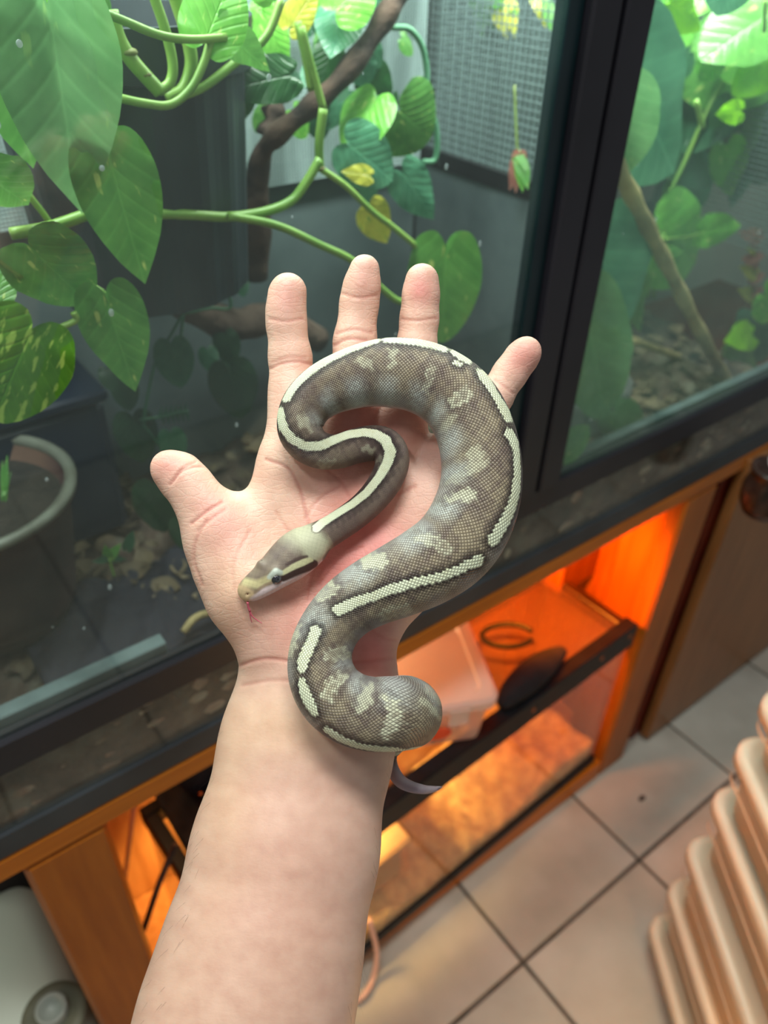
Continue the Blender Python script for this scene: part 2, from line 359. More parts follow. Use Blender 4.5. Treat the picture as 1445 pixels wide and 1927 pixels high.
# ================================================================== PLANTS
def leaf_mat(name, base, light_c, var=0.0, yel=(196, 206, 110), rough=.30, vein=.16):
    m = bpy.data.materials.new(name); m.use_nodes = True; nt = m.node_tree; N = nt.nodes; L = nt.links
    b = N['Principled BSDF']; b.inputs['Roughness'].default_value = rough
    uv = N.new('ShaderNodeTexCoord'); sp = N.new('ShaderNodeSeparateXYZ'); L.new(uv.outputs['UV'], sp.inputs[0])
    def mth(op, a, bb=None, c=None):
        n = N.new('ShaderNodeMath'); n.operation = op
        for i, q in enumerate((a, bb, c)):
            if q is None: continue
            if isinstance(q, (int, float)): n.inputs[i].default_value = q
            else: L.new(q, n.inputs[i])
        return n.outputs[0]
    u = mth('SUBTRACT', sp.outputs[0], .5); au = mth('ABSOLUTE', u)
    # side veins sweep forward from the midrib
    ph = mth('MULTIPLY', mth('SUBTRACT', sp.outputs[1], mth('MULTIPLY', mth('POWER', au, .8), .75)), 46.)
    vv = mth('POWER', mth('MULTIPLY_ADD', mth('SINE', ph), .5, .5), 6.)
    mid = mth('SUBTRACT', 1., mth('SMOOTH_MIN', 1., mth('MULTIPLY', au, 60.), .3))
    n1 = N.new('ShaderNodeTexNoise'); n1.inputs['Scale'].default_value = 5; n1.inputs['Detail'].default_value = 4; L.new(uv.outputs['UV'], n1.inputs['Vector'])
    mx = N.new('ShaderNodeMixRGB'); L.new(mth('MULTIPLY_ADD', n1.outputs['Fac'], 1.6, -.3), mx.inputs[0]); mx.inputs[1].default_value = srgb(*base); mx.inputs[2].default_value = srgb(*light_c)
    m3 = N.new('ShaderNodeMixRGB'); L.new(mth('MULTIPLY', mth('MAXIMUM', mth('MULTIPLY', vv, .45), mid), vein), m3.inputs[0]); L.new(mx.outputs[0], m3.inputs[1]); m3.inputs[2].default_value = srgb(*[min(255, q*1.25+14) for q in light_c])
    col = m3.outputs[0]
    if var:
        mp = N.new('ShaderNodeMapping'); mp.inputs['Scale'].default_value = (9, 2.6, 1); mp.inputs['Rotation'].default_value = (0, 0, .25); L.new(uv.outputs['UV'], mp.inputs[0])
        n2 = N.new('ShaderNodeTexNoise'); n2.inputs['Scale'].default_value = 1.6; n2.inputs['Detail'].default_value = 3; L.new(mp.outputs[0], n2.inputs['Vector'])
        rp = N.new('ShaderNodeValToRGB'); rp.color_ramp.elements[0].position = .66-var*.2; rp.color_ramp.elements[1].position = .72-var*.2; L.new(n2.outputs['Fac'], rp.inputs[0])
        m4 = N.new('ShaderNodeMixRGB'); L.new(rp.outputs[0], m4.inputs[0]); L.new(col, m4.inputs[1]); m4.inputs[2].default_value = srgb(*yel); col = m4.outputs[0]
    L.new(col, b.inputs['Base Color'])
    bp = N.new('ShaderNodeBump'); bp.inputs['Strength'].default_value = .45; bp.inputs['Distance'].default_value = .001
    L.new(mth('ADD', mth('MULTIPLY', vv, -.6), mth('MULTIPLY', mid, -1.)), bp.inputs['Height']); L.new(bp.outputs[0], b.inputs['Normal'])
    tr = N.new('ShaderNodeBsdfTranslucent'); L.new(col, tr.inputs[0]); ms = N.new('ShaderNodeMixShader'); ms.inputs[0].default_value = .28
    L.new(b.outputs[0], ms.inputs[1]); L.new(tr.outputs[0], ms.inputs[2]); L.new(ms.outputs[0], N['Material Output'].inputs[0])
    return m
LM = {
 'big': leaf_mat('pothos_leaf_pale', (98, 158, 96), (136, 190, 126), .10, (150, 196, 120)),
 'mid': leaf_mat('pothos_leaf_green', (66, 124, 52), (106, 164, 78), .12, (180, 200, 110)),
 'var': leaf_mat('pothos_leaf_variegated', (58, 110, 22), (92, 146, 38), .52, (158, 190, 84), .25),
 'bri': leaf_mat('bright_leaf', (96, 178, 62), (140, 212, 92), .2, (190, 225, 120)),
 'lime': leaf_mat('lime_leaf', (110, 190, 10), (160, 225, 30), 0),
 'dark': leaf_mat('dark_leaf', (24, 66, 32), (40, 92, 42), 0, vein=.15),
 'blue': leaf_mat('bluish_leaf', (60, 122, 94), (100, 160, 124), 0, vein=.2),
 'yel': leaf_mat('yellow_leaf', (170, 176, 60), (214, 204, 84), .3, (120, 160, 70)),
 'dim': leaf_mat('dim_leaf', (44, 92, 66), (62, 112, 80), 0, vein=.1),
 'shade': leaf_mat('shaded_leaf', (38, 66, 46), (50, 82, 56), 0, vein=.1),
 'red': leaf_mat('pink_leaf', (176, 96, 92), (206, 150, 130), 0),
}
_PH = np.radians([0, 6, 14, 26, 42, 58, 75, 95, 115, 135, 152, 166, 180])
_PR = np.array([1.0, .90, .80, .70, .62, .57, .53, .49, .46, .41, .33, .22, .13])
_PR2 = np.array([1.0, .97, .9, .8, .7, .62, .56, .5, .46, .41, .33, .22, .13])
def leaf_mesh(wf=1.0, fold=.12, curl=.12, wave=.02, roundy=False, seed=0, nr=9, na=44):
    """heart blade: base at the origin, tip at +Y 1, width scaled by wf, normal +Z"""
    q = random.Random(seed); v = []; uv = []; f = []; p1, p2 = q.uniform(0, 6), q.uniform(0, 6)
    for i in range(nr+1):
        rho = (i/nr)**.85
        for k in range(na):
            ph = -math.pi + 2*math.pi*k/na
            r = float(np.interp(abs(ph), _PH, _PR2 if roundy else _PR)); x = math.sin(ph)*r*rho*wf; y = math.cos(ph)*r*rho
            z = -fold*(abs(x)**1.3)*-1.0 - curl*(y**2)*.9 - .35*x*x + wave*math.sin(ph*5+p1)*rho**2 + wave*.6*math.sin(ph*9+p2)*rho**3
            z += .012*math.sin(abs(x)*40 - y*22)*min(1, abs(x)*8)*rho*.5
            v.append((x, y, z)); uv.append((x*.9+.5, y*.8+.2))
    for i in range(nr):
        for k in range(na): f.append((i*na+k, i*na+(k+1) % na, (i+1)*na+(k+1) % na, (i+1)*na+k))
    me = bpy.data.meshes.new('leaf'); me.from_pydata(v, [], f); me.shade_smooth()
    ul = me.uv_layers.new(name='UVMap'); vi = np.empty(len(me.loops), dtype=np.int32); me.loops.foreach_get('vertex_index', vi)
    ul.data.foreach_set('uv', np.array(uv, dtype=np.float32)[vi].ravel())
    return me
def add_leaf(parent, base, tip, m, wf=1.0, face=None, roll=0., seed=0, name='leaf', **k):
    wf = wf*(.74 if k.get('roundy') else .62)
    base = np.array(base); tip = np.array(tip); d = tip-base; Ln = np.linalg.norm(d); d /= Ln
    fc = np.array(face if face is not None else (-.45, -1., .45)); n = fc - d*(fc @ d); n /= np.linalg.norm(n)
    if roll: 
        c, s = math.cos(roll), math.sin(roll); n = n*c + np.cross(d, n)*s
    x = np.cross(d, n)
    me = leaf_mesh(wf=wf, seed=seed, **k); me.materials.append(LM[m])
    sol = bpy.data.objects.new(name, me); COL.objects.link(sol); sol.parent = parent
    sol.matrix_world = Matrix([[x[i]*Ln, d[i]*Ln, n[i]*Ln, base[i]] for i in range(3)] + [[0, 0, 0, 1]])
    return sol
def stem(parent, pts, r, m=None, n=6, name='stem'):
    P = spline(pts, n); L = len(P)
    rr = [(r if not hasattr(r, '__len__') else r[0]+(r[1]-r[0])*i/(L-1)) for i in range(L)]
    return MB().tube(P, rr, 9).build(name, m or M_stem, parent, True)
# ---- big pothos in the black pot, leaves right behind the left door
po = thing('pothos', 'pothos with large heart-shaped leaves and trailing green vines behind the left door', 'plant')
LV = [ # base px, tip px, Y base, Y tip, mat, width factor, roundness
 ((98, 60), (150, 418), .462, .470, 'big', 1.06, False, .0),
 ((-10, 40), (60, 330), .475, .49, 'mid', 1.0, False, .0),
 ((212, 318), (274, 545), .462, .460, 'mid', 1.06, False, .0),
 ((70, 478), (172, 580), .468, .476, 'mid', 1.25, True, .1),
 ((206, 580), (255, 744), .464, .462, 'mid', 1.08, False, .0),
 ((52, 640), (-20, 800), .461, .463, 'var', 1.28, True, .0),
 ((392, 64), (440, -60), .475, .48, 'bri', 1.25, True, .0),
 ((428, 60), (512, 142), .480, .49, 'mid', .8, False, .5),
 ((838, 488), (832, 655), .520, .525, 'mid', .92, True, .3),
 ((500, 40), (545, 135), .60, .59, 'bri', .9, False, .0),
 ((552, 42), (600, -30), .58, .57, 'yel', .9, False, .0),
 ((640, 30), (622, 104), .62, .60, 'blue', 1.2, False, .2),
 ((622, 90), (598, 170), .64, .64, 'dark', .9, False, .2),
 ((700, 195), (648, 285), .60, .60, 'bri', 1.1, True, .7),
 ((760, 215), (815, 265), .60, .60, 'mid', 1.5, True, .2),
 ((665, 278), (745, 340), .58, .57, 'blue', 1.0, True, .0),
 ((765, 335), (820, 415), .60, .59, 'blue', .95, False, .0),
 ((700, 400), (733, 462), .57, .57, 'yel', 1.0, False, .0),
 ((690, 330), (645, 322), .57, .57, 'yel', .8, False, .0),
 ((690, 330), (700, 395), .60, .60, 'blue', .8, False, .0),
 ((680, 118), (690, 165), .62, .62, 'blue', 1.3, True, .0),
 ((530, 145), (410, 170), .55, .55, 'dark', .75, False, .0),
 ((430, 165), (440, 240), .60, .60, 'dark', 1.4, True, .0),
 ((-20, 330), (60, 400), .48, .50, 'mid', 1.1, False, .3),
 ((120, 0), (20, -60), .49, .50, 'bri', 1.2, True, .0),
 ((180, 20), (120, -40), .52, .52, 'mid', 1.1, True, .0),
 ((640, 10), (700, -60), .60, .60, 'bri', 1.1, True, .0),
 ((510, -20), (470, -90), .56, .56, 'bri', 1.1, True, .0),
 ((-6, 560), (10, 480), .49, .5, 'mid', .9, False, .0),
]
for _ in range(26):
    x = rnd.uniform(470, 760); y = rnd.uniform(-40, 215); a = rnd.uniform(.6, 2.4); l_ = rnd.uniform(28, 62); Y = rnd.uniform(.64, .715)
    LV.append(((x, y), (x+l_*math.cos(a), y+l_*math.sin(a)), Y, Y, rnd.choice(['mid', 'bri', 'blue', 'dark', 'dim', 'blue']), 1.0, True, rnd.uniform(-.5, .5)))
for i, (b0, t0, yb, yt, m, wf, rd, ro) in enumerate(LV):
    if i > 8: wf *= 1.35
    add_leaf(po, py(*b0, yb), py(*t0, yt), m, wf, roll=ro, seed=i, roundy=rd, fold=.16 if m in ('big', 'bri') else .1)
def vpath(pts, dflt): return [py(p[0], p[1], p[2] if len(p) > 2 else dflt) for p in pts]
for pts, r, Y in [
 ([(60, -20), (140, 2), (230, 38), (300, 66), (360, 74), (425, 70)], .0023, .470),
 ([(205, 180), (270, 194), (320, 197), (358, 168), (383, 120), (398, 70)], .0024, .472),
 ([(208, 20), (222, 70), (245, 110), (275, 145), (300, 172)], .0042, .485),
 ([(285, -20), (312, 60), (325, 120), (320, 155), (298, 172)], .0030, .49),
 ([(325, -20), (350, 60), (360, 120), (345, 168), (315, 185)], .0040, .50),
 ([(315, 188), (380, 165), (440, 120), (500, 70), (530, 0)], .0028, .51),
 ([(142, 12), (146, 60)], .0026, .475),
 ([(290, 402), (360, 404), (430, 408), (500, 398), (548, 378), (575, 345), (602, 300)], .0035, .52),
 ([(602, 318), (600, 270), (608, 205)], .0034, .53),
 ([(430, 406), (520, 424), (600, 460), (665, 492), (720, 545), (755, 568), (800, 560)], .0030, .51),
 ([(600, 316), (650, 350), (700, 398), (745, 432), (800, 480), (850, 540)], .0026, .54),
 ([(20, 440), (90, 428), (160, 405), (230, 380)], .0036, .50),
 ([(-10, 480), (40, 520)], .0022, .475),
 ([(52, 640), (105, 620), (142, 603), (138, 588)], .0020, .463),
 ([(206, 582), (198, 555), (180, 540)], .0016, .470),
 ([(560, 40), (575, 110), (585, 170)], .0030, .575),
 ([(608, 205), (590, 140), (566, 50)], .0030, .57),
 ([(40, 350), (80, 400), (100, 430)], .0020, .51),
 ]: stem(po, vpath(pts, Y), r)
# joint rings on the thick vine
for q, w_ in ((py(243, 98, .484), .005), (py(272, 140, .485), .0046), (py(432, 406, .518), .0042), (py(601, 316, .53), .0046), (py(546, 380, .522), .0042)): MB().sphere(q, w_, 10, (1, 1, .45)).build('node', M_stemb, po, True)
# black ribbed pot hanging at the top left
bp = thing('black_pot', 'black ribbed plastic planting pot behind the upper left leaves', 'pot')
pc = py(225, 60, .60); pc = np.array([pc[0]-.005, .60, pc[2]])
prof = []
n = 72; v = []; f = []
levels = [(.076, -.17), (.085, -.02), (.092, -.018), (.094, .012), (.088, .012), (.082, -.02), (.07, -.02), (.001, -.022)]
for li, (r, h) in enumerate(levels):
    for k in range(n):
        rr_ = r*(1 + (.02 if (k % 4 < 2 and li in (0, 1)) else 0)); t = 2*math.pi*k/n
        v.append((pc[0]+rr_*math.cos(t), pc[1]+rr_*math.sin(t), pc[2]+h))
for li in range(len(levels)-1):
    for k in range(n): f.append((li*n+k, li*n+(k+1) % n, (li+1)*n+(k+1) % n, (li+1)*n+k))
new_obj('body', v, f, mat('black_pot_plastic', (22, 30, 36), (40, 50, 56), 12, .45), bp, False)
b = MB().lathe([(.074, .0), (.001, .004)], pc+np.array([0, 0, -.016]), 24); b.build('soil', M_soil, bp, True)
# dark branch leaning through the left half
br = MB()
pts = [py(790, -60, .60), py(745, 0, .60), py(700, 70, .60), py(640, 150, .605), py(580, 205, .615), py(520, 255, .63), py(490, 300, .65), py(482, 400, .66), py(478, 520, .67)]
P = spline(pts, 6); br.tube(P, [.0085+.0012*math.sin(i*.9)+.0000*i + (.006 if i > 36 else 0)*min(1, (i-36)/8 if i > 36 else 0) for i in range(len(P))], 12)
o = br.build('branch', M_barkd, None, True); tag(o, 'dark brown branch slanting through the left half of the terrarium', 'branch'); recenter(o)
o = MB().tube(spline([py(505, 255, .66), py(520, 190, .665), py(528, 160, .67)], 5), [.012, .010, .006]*3+[.004]*2, 8).build('bark_stub', M_barkd, None, True); tag(o, 'short dark upright bark stub beside the slanting branch', 'bark'); recenter(o)
# green hose on the mesh
o = stem(None, vpath([(765, -30), (745, 30), (735, 50), (770, 55), (795, 90), (803, 150), (790, 185), (815, 220), (822, 260), (818, 300), (795, 305)], .62), .0028, mat('green_hose', (84, 150, 112), (120, 176, 140), 8, .35), name='hose'); tag(o, 'thin pale green hose curling down in front of the mesh', 'hose'); recenter(o)
# creeping plant with round leaves lower down in the left half
cp = thing('creeping_fig', 'creeping plant with round dull green leaves low in the left half', 'plant')
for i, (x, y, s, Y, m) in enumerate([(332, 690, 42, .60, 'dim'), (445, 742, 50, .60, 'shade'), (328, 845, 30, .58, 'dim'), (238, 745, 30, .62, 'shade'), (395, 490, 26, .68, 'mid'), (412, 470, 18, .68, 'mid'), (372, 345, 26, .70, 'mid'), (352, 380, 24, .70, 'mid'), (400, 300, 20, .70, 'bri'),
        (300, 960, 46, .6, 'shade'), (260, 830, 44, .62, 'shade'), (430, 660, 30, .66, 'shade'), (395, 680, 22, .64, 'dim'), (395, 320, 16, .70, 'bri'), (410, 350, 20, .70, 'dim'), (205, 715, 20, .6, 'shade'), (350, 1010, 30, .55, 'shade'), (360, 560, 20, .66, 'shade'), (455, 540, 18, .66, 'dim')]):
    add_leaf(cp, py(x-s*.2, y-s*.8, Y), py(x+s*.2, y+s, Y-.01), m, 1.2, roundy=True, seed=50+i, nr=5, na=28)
for pts in ([(345, 590), (340, 640), (338, 670)], [(345, 590), (310, 650), (290, 690), (275, 760), (270, 800)], [(405, 500), (435, 575), (395, 580), (345, 590)], [(270, 800), (300, 840)], [(270, 790), (330, 780), (355, 775)], [(390, 260), (396, 320), (400, 380), (405, 500)]):
    stem(cp, vpath(pts, .61), .0014, mat('dull_stem', (52, 96, 70), (66, 112, 80), 8, .5) if 'dull_stem' not in bpy.data.materials else bpy.data.materials['dull_stem'])
fr = thing('fern_sprig', 'small feathery fern sprig beside the round leaves', 'plant')
stem(fr, vpath([(262, 790), (300, 785), (352, 772)], .60), .0008, bpy.data.materials['dull_stem'])
for i in range(12):
    x = 300+i*4.6; add_leaf(fr, py(x, 783-i*.7, .60), py(x+6, 783-i*.7+(20 if i % 2 else -20), .60), 'dim', .4, seed=i, nr=2, na=10)
sg = thing('green_sprout', 'small bright green sprout above the blue cloth near the left pot', 'plant')
for i, (x, y, dx, dy) in enumerate([(205, 1050, -30, 8), (205, 1050, 22, -26), (205, 1050, 34, 4), (205, 1050, -8, -22), (240, 1030, 10, -30)]):
    add_leaf(sg, py(x, y, .53), py(x+dx, y+dy, .525), 'mid' if i % 2 else 'dim', .8, seed=i, nr=3, na=14)
stem(sg, vpath([(205, 1050), (215, 1085)], .53), .0012)
# ---- pots and things on the soil, left half
rp = thing('clay_pot', 'wide reddish-brown clay pot with pale rim at the lower left', 'pot')
c = np.array([*py(40, 850, .60)[:2], 0]); c = np.array([.055, .60, .845])
c = np.array([.040, .60, .835])
MB().lathe([(.001, -.0), (.055, .0), (.064, .02), (.080, .125), (.0855, .125), (.0865, .131), (.0835, .133), (.078, .129), (.072, .112), (.001, .110)], c, 48).build('body', mat('reddish_clay', (66, 34, 32), (86, 62, 50), 7, .8, bump=.2, c3=(48, 24, 26)), rp, True)
MB().lathe([(.0775, .1275), (.0865, .1285), (.0870, .1330), (.0830, .1355), (.0770, .133), (.0775, .1275)], c, 48).build('rim', mat('pale_rim', (104, 108, 98), (76, 76, 66), 20, .5), rp, True)
MB().lathe([(.0765, .0), (.04, .003), (.001, .001)], c+np.array([0, 0, .114]), 32).build('soil', mat('dark_soil', (22, 20, 16), (44, 38, 32), 40, .9, bump=.5), rp, True)
for i, (dx, dy) in enumerate([(-6, -60), (4, -70), (14, -40)]):
    add_leaf(rp, py(8, 925, .55), py(8+dx, 925+dy, .56), 'mid', .3, seed=i, nr=3, na=12)
bc = ground('blue_cloth', .04, .22, .475, .60, .822, lambda x, y: .828+.014*max(0, math.sin((x-.02)*24)*math.sin((y-.46)*22)), 40, mat('navy_cloth', (10, 13, 30), (18, 22, 38), 14, .8), None)
tag(bc, 'crumpled dark blue cloth lying on the soil by the clay pot', 'cloth'); recenter(bc)
nb = thing('navy_box', 'dark navy plastic box behind the clay pot', 'box')
part('body', (-.03, .655, .83), (.18, .735, .98), mat('navy_plastic', (14, 26, 44), (22, 36, 56), 6, .4), nb, .008)
part('lid', (-.034, .651, .98), (.184, .737, .992), mat('navy_plastic_lid', (16, 28, 46), None, rough=.35), nb, .003)
lg = MB(); lg.tube(spline([py(160, 560, .70), py(230, 530, .69), py(330, 560, .68), py(430, 610, .68), py(520, 600, .70), py(600, 640, .71)], 6), [.016, .018, .017, .016]*7+[.015]*3, 12)
o = lg.build('cork_log', mat('cork_bark', (78, 62, 54), (120, 100, 88), 20, .9, bump=.6, bscale=50), None, True); tag(o, 'thick brown cork log lying across the back of the left half', 'log'); recenter(o)
o = MB().tube(spline([py(300, 350, .71), py(340, 320, .71), py(380, 315, .70)], 6), [.010, .014, .015, .012]*3+[.008], 10).build('cork_piece', bpy.data.materials['cork_bark'], None, True); tag(o, 'short reddish cork piece beneath the black pot', 'cork'); recenter(o)
o = MB().tube(spline([py(345, 1190, .475), py(365, 1165, .48), py(390, 1155, .485), py(412, 1160, .49)], 5), .0035, 8).build('twig', M_barkl, None, True); tag(o, 'short pale curved twig on the soil left of the wrist', 'twig'); recenter(o)
o = MB().box((.02, .70, 1.0), (.10, .712, 1.09), .004).build('grey_card', mat('grey_plastic', (88, 100, 102), (104, 114, 116), 6, .6), None); tag(o, 'pale grey plastic plate behind the leaves at the left', 'plate'); recenter(o)
# flowering stem by the post
fp = thing('hanging_flower', 'thin hanging stem with a dark pink flower in front of the divider mesh', 'flower')
stem(fp, [pxx(968, 160, .595), pxx(972, 260, .595), pxx(976, 320, .595)], .0012, M_stemb)
for i, (a, b_, m) in enumerate([((976, 300), (960, 362), 'red'), ((976, 300), (972, 365), 'red'), ((978, 300), (996, 355), 'mid'), ((978, 310), (985, 362), 'bri'), ((976, 290), (990, 320), 'mid')]):
    add_leaf(fp, pxx(*a, .595), pxx(*b_, .592), m, .8, seed=i, nr=3, na=14)
LM['red'].node_tree.nodes
bs = thing('yellow_green_bush', 'blurred yellow-green bush behind the divider mesh at the top', 'plant')
stem(bs, [pxx(915, -60, .70), pxx(930, 40, .70)], .002)
for i, (x, y, dx, dy) in enumerate([(900, 10, 30, 40), (935, 20, 20, 50), (925, -10, 50, 30), (960, 10, 10, 60), (900, 30, 10, 40), (1010, -10, 20, 60), (1030, 10, 10, 50)]):
    add_leaf(bs, pxx(x, y, .70), pxx(x+dx, y+dy, .70), 'yel' if i % 2 else 'mid', .9, seed=i, nr=4, na=16)
# ---- right half
ra = thing('broad_leaf_plant', 'leafy plant with broad pale green leaves pressed against the right door', 'plant')
RV = [ # base tip Y m wf rd roll
 ((1170, 130), (1290, 330), .50, 'blue', 1.0, True), ((1165, 190), (1190, 330), .485, 'big', 1.2, True), ((1130, 470), (1180, 640), .51, 'blue', 1.15, True), ((1180, 500), (1222, 630), .56, 'mid', .8, False),
 ((1105, 600), (1150, 810), .48, 'big', .6, True), ((1160, 780), (1200, 830), .50, 'big', .9, True), ((1060, 850), (1110, 800), .47, 'mid', 1.0, True),
 ((1190, -30), (1205, 120), .60, 'blue', 1.0, True), ((1235, 20), (1200, 200), .62, 'blue', 1.0, True),
 ((1270, 10), (1325, 58), .53, 'lime', 1.1, False), ((1300, 40), (1270, 90), .56, 'bri', 1.2, True),
 ((1380, -60), (1352, 28), .47, 'blue', 1.9, True), ((1440, 30), (1330, 100), .56, 'mid', 1.0, True), ((1450, 60), (1300, 170), .64, 'mid', 1.1, True), ((1440, 90), (1360, 130), .60, 'bri', 1.0, True),
 ((1440, 125), (1385, 172), .55, 'lime', 1.0, True), ((1330, 105), (1378, 120), .58, 'bri', 1.3, True), ((1390, 210), (1352, 214), .52, 'lime', .9, False),
 ((1270, 180), (1400, 290), .66, 'dim', 1.1, True), ((1360, 190), (1280, 280), .64, 'dim', 1.0, True), ((1200, 200), (1300, 300), .66, 'dim', 1.1, True), ((1300, 260), (1400, 320), .66, 'blue', .5, False), ((1270, 330), (1240, 410), .64, 'mid', .5, False),
 ((1330, 435), (1405, 425), .56, 'bri', .8, False), ((1250, 440), (1325, 500), .58, 'bri', 1.3, True), ((1245, 445), (1300, 455), .58, 'mid', 1.0, True),
 ((1440, 560), (1470, 600), .50, 'bri', 1.0, True), ((1410, 630), (1370, 640), .55, 'lime', 1.1, False), ((1400, 660), (1360, 670), .56, 'mid', 1.1, True), ((1395, 690), (1430, 720), .56, 'mid', 1.1, True), ((1420, 600), (1445, 690), .58, 'blue', .8, True),
 ((1250, -10), (1280, -60), .6, 'bri', 1.1, True), ((1230, 100), (1300, 10), .66, 'dim', 1.1, True), ((1400, -10), (1440, -80), .6, 'lime', 1.1, True), ((1330, -20), (1300, 30), .62, 'bri', 1.1, True), ((1445, 220), (1440, 330), .7, 'dim', 1., True)]
for _ in range(34):
    x = rnd.uniform(1185, 1450); y = rnd.uniform(-40, 330); a = rnd.uniform(.4, 2.6); l_ = rnd.uniform(40, 100); Y = rnd.uniform(.60, .71)
    RV.append(((x, y), (x+l_*math.cos(a), y+l_*math.sin(a)), Y, rnd.choice(['mid', 'bri', 'blue', 'dim', 'dark', 'mid']), 1.1, rnd.random() < .6))
for i, (b0, t0, Y, m, wf, rd) in enumerate(RV):
    add_leaf(ra, py(*b0, Y), py(*t0, Y-.005), m, wf, roundy=rd, seed=100+i, face=(-.6, -1, .5), roll=.3*math.sin(i*1.7), nr=6, na=32)
for pts, r, Y in [([(1440, 20), (1400, 90), (1340, 190), (1290, 300), (1240, 420), (1230, 560)], .0028, .63), ([(1250, 440), (1225, 480), (1220, 560)], .0022, .58), ([(1390, 640), (1400, 700), (1410, 760)], .0018, .56), ([(1310, 190), (1322, 240)], .0030, .53), ([(1440, 0), (1438, 60)], .002, .5), ([(1330, 435), (1300, 445), (1250, 450)], .0018, .575)]: stem(ra, vpath(pts, Y), r)
o = MB().tube(spline([py(1150, 290, .485), py(1200, 390, .49), py(1250, 490, .50), py(1310, 610, .51), py(1372, 728, .52)], 8), [.0082+.0010*math.sin(i*1.3) for i in range(33)], 12).build('bamboo_pole', M_barkl, None, True); tag(o, 'tan pole leaning diagonally behind the right door', 'pole'); recenter(o)
o = MB().tube(spline([py(1190, 640, .60), py(1260, 665, .59), py(1335, 695, .575)], 6), .0055, 9).build('short_stick', M_barkl, None, True); tag(o, 'short tan stick low behind the right door, below the leaning pole', 'stick'); recenter(o)
pk = thing('pink_leaf_sprig', 'upright sprig of small pinkish leaves at the right edge behind glass', 'plant')
stem(pk, vpath([(1420, 620), (1418, 520), (1425, 430)], .60), .0012, M_stemb)
for i in range(22):
    x = 1420+15*math.sin(i*2.4); y = 430+i*8.5; add_leaf(pk, py(1420, y, .60), py(1420+26*math.sin(i*2.4), y-8+6*math.cos(i), .60), 'red' if i % 5 else 'yel', .8, seed=i, nr=3, na=12)
gs = thing('grey_stone', 'grey stone block behind the lower part of the right door', 'stone')
o = ground('body', .71, .79, .51, .57, .825, lambda x, y: .905-8*(x-.75)**2-10*(y-.54)**2, 14, mat('grey_stone_surface', (92, 98, 98), (124, 128, 126), 25, .85, bump=.4), gs)
# ================================================================== TANK INSIDE THE STAND
tk = thing('glass_tank', 'low glass tank with black rim and screen lid inside the wooden stand', 'tank')
TX0, TX1, TY0, TY1, TZ0, TZ1 = .115, .885, .462, .655, .060, .415
M_tg = glass_mat('tank_glass', .03, (.97, .96, .93), (220, 190, 150), hscale=14)
for a, b_ in (((TX0, TY0, TZ0), (TX1, TY0+.004, TZ1)), ((TX0, TY1-.004, TZ0), (TX1, TY1, TZ1)), ((TX0, TY0+.004, TZ0), (TX0+.004, TY1-.004, TZ1)), ((TX1-.004, TY0+.004, TZ0), (TX1, TY1-.004, TZ1))):
    part('glass_pane', a, b_, M_tg, tk, 0)
part('bottom_frame', (TX0-.004, TY0-.004, .054), (TX1+.004, TY0+.004, .072), M_black, tk, .001)
part('bottom_frame', (TX0-.004, TY1-.004, .054), (TX1+.004, TY1+.004, .072), M_black, tk, .001)
part('top_frame', (TX0-.004, TY0-.006, TZ1-.034), (TX1+.004, TY0+.018, TZ1+.018), M_black, tk, .002)
part('top_frame', (TX0-.004, TY1-.014, TZ1-.02), (TX1+.004, TY1+.004, TZ1+.010), M_black, tk, .002)
part('top_frame', (TX0-.004, TY0+.018, TZ1-.02), (TX0+.014, TY1-.014, TZ1+.010), M_black, tk, .002)
part('top_frame', (TX1-.014, TY0+.018, TZ1-.02), (TX1+.004, TY1-.014, TZ1+.010), mat('orange_lit_rim', (44, 24, 10), (64, 36, 16), 10, .4), tk, .002)  # brown tone holds the orange light falling on this black rim
b = MB(); x = TX0+.016
while x < TX1-.014: b.box((x-.0003, TY0+.018, TZ1+.002), (x+.0003, TY1-.014, TZ1+.0026)); x += .0042
y = TY0+.02
while y < TY1-.014: b.box((TX0+.014, y-.0003, TZ1+.0014), (TX1-.014, y+.0003, TZ1+.002)); y += .0042
tag(b.build('screen_lid', mat('screen_wire', (150, 110, 84), None, rough=.4, metal=.4), tk), kind='stuff')
for q in ((.80, TY0-.0062, .412), (.64, TY0-.0062, .41), (.20, TY0-.0062, .412), (.872, TY0-.0062, .415)): MB().sphere(q, .0042, 12, (1, .4, 1)).build('screw', bpy.data.materials.get('bronze_screw') or mat('bronze_screw', (170, 100, 60), None, rough=.3, metal=.8), tk, True)
gb = ground('tank_bedding', TX0+.006, TX1-.006, TY0+.006, TY1-.006, .057, lambda x, y: .10+.02*math.sin(x*9)+.01*math.sin(x*30+y*20), 90, mat('wood_shavings', (190, 150, 96), (232, 200, 140), 40, .9, bump=.8, bscale=80), None)
tag(gb, 'pale wood shavings covering the bottom of the tank', 'bedding', kind='stuff')
# small hide in the tank
hd = thing('hide_box', 'pale brown hide box standing in the lit tank', 'hide')
part('body', (.26, .50, .11), (.44, .62, .20), mat('hide_brown', (176, 140, 100), (200, 160, 116), 10, .7), hd, .01)
part('roof', (.25, .495, .20), (.45, .625, .212), mat('hide_roof', (190, 152, 108), None, rough=.6), hd, .005)
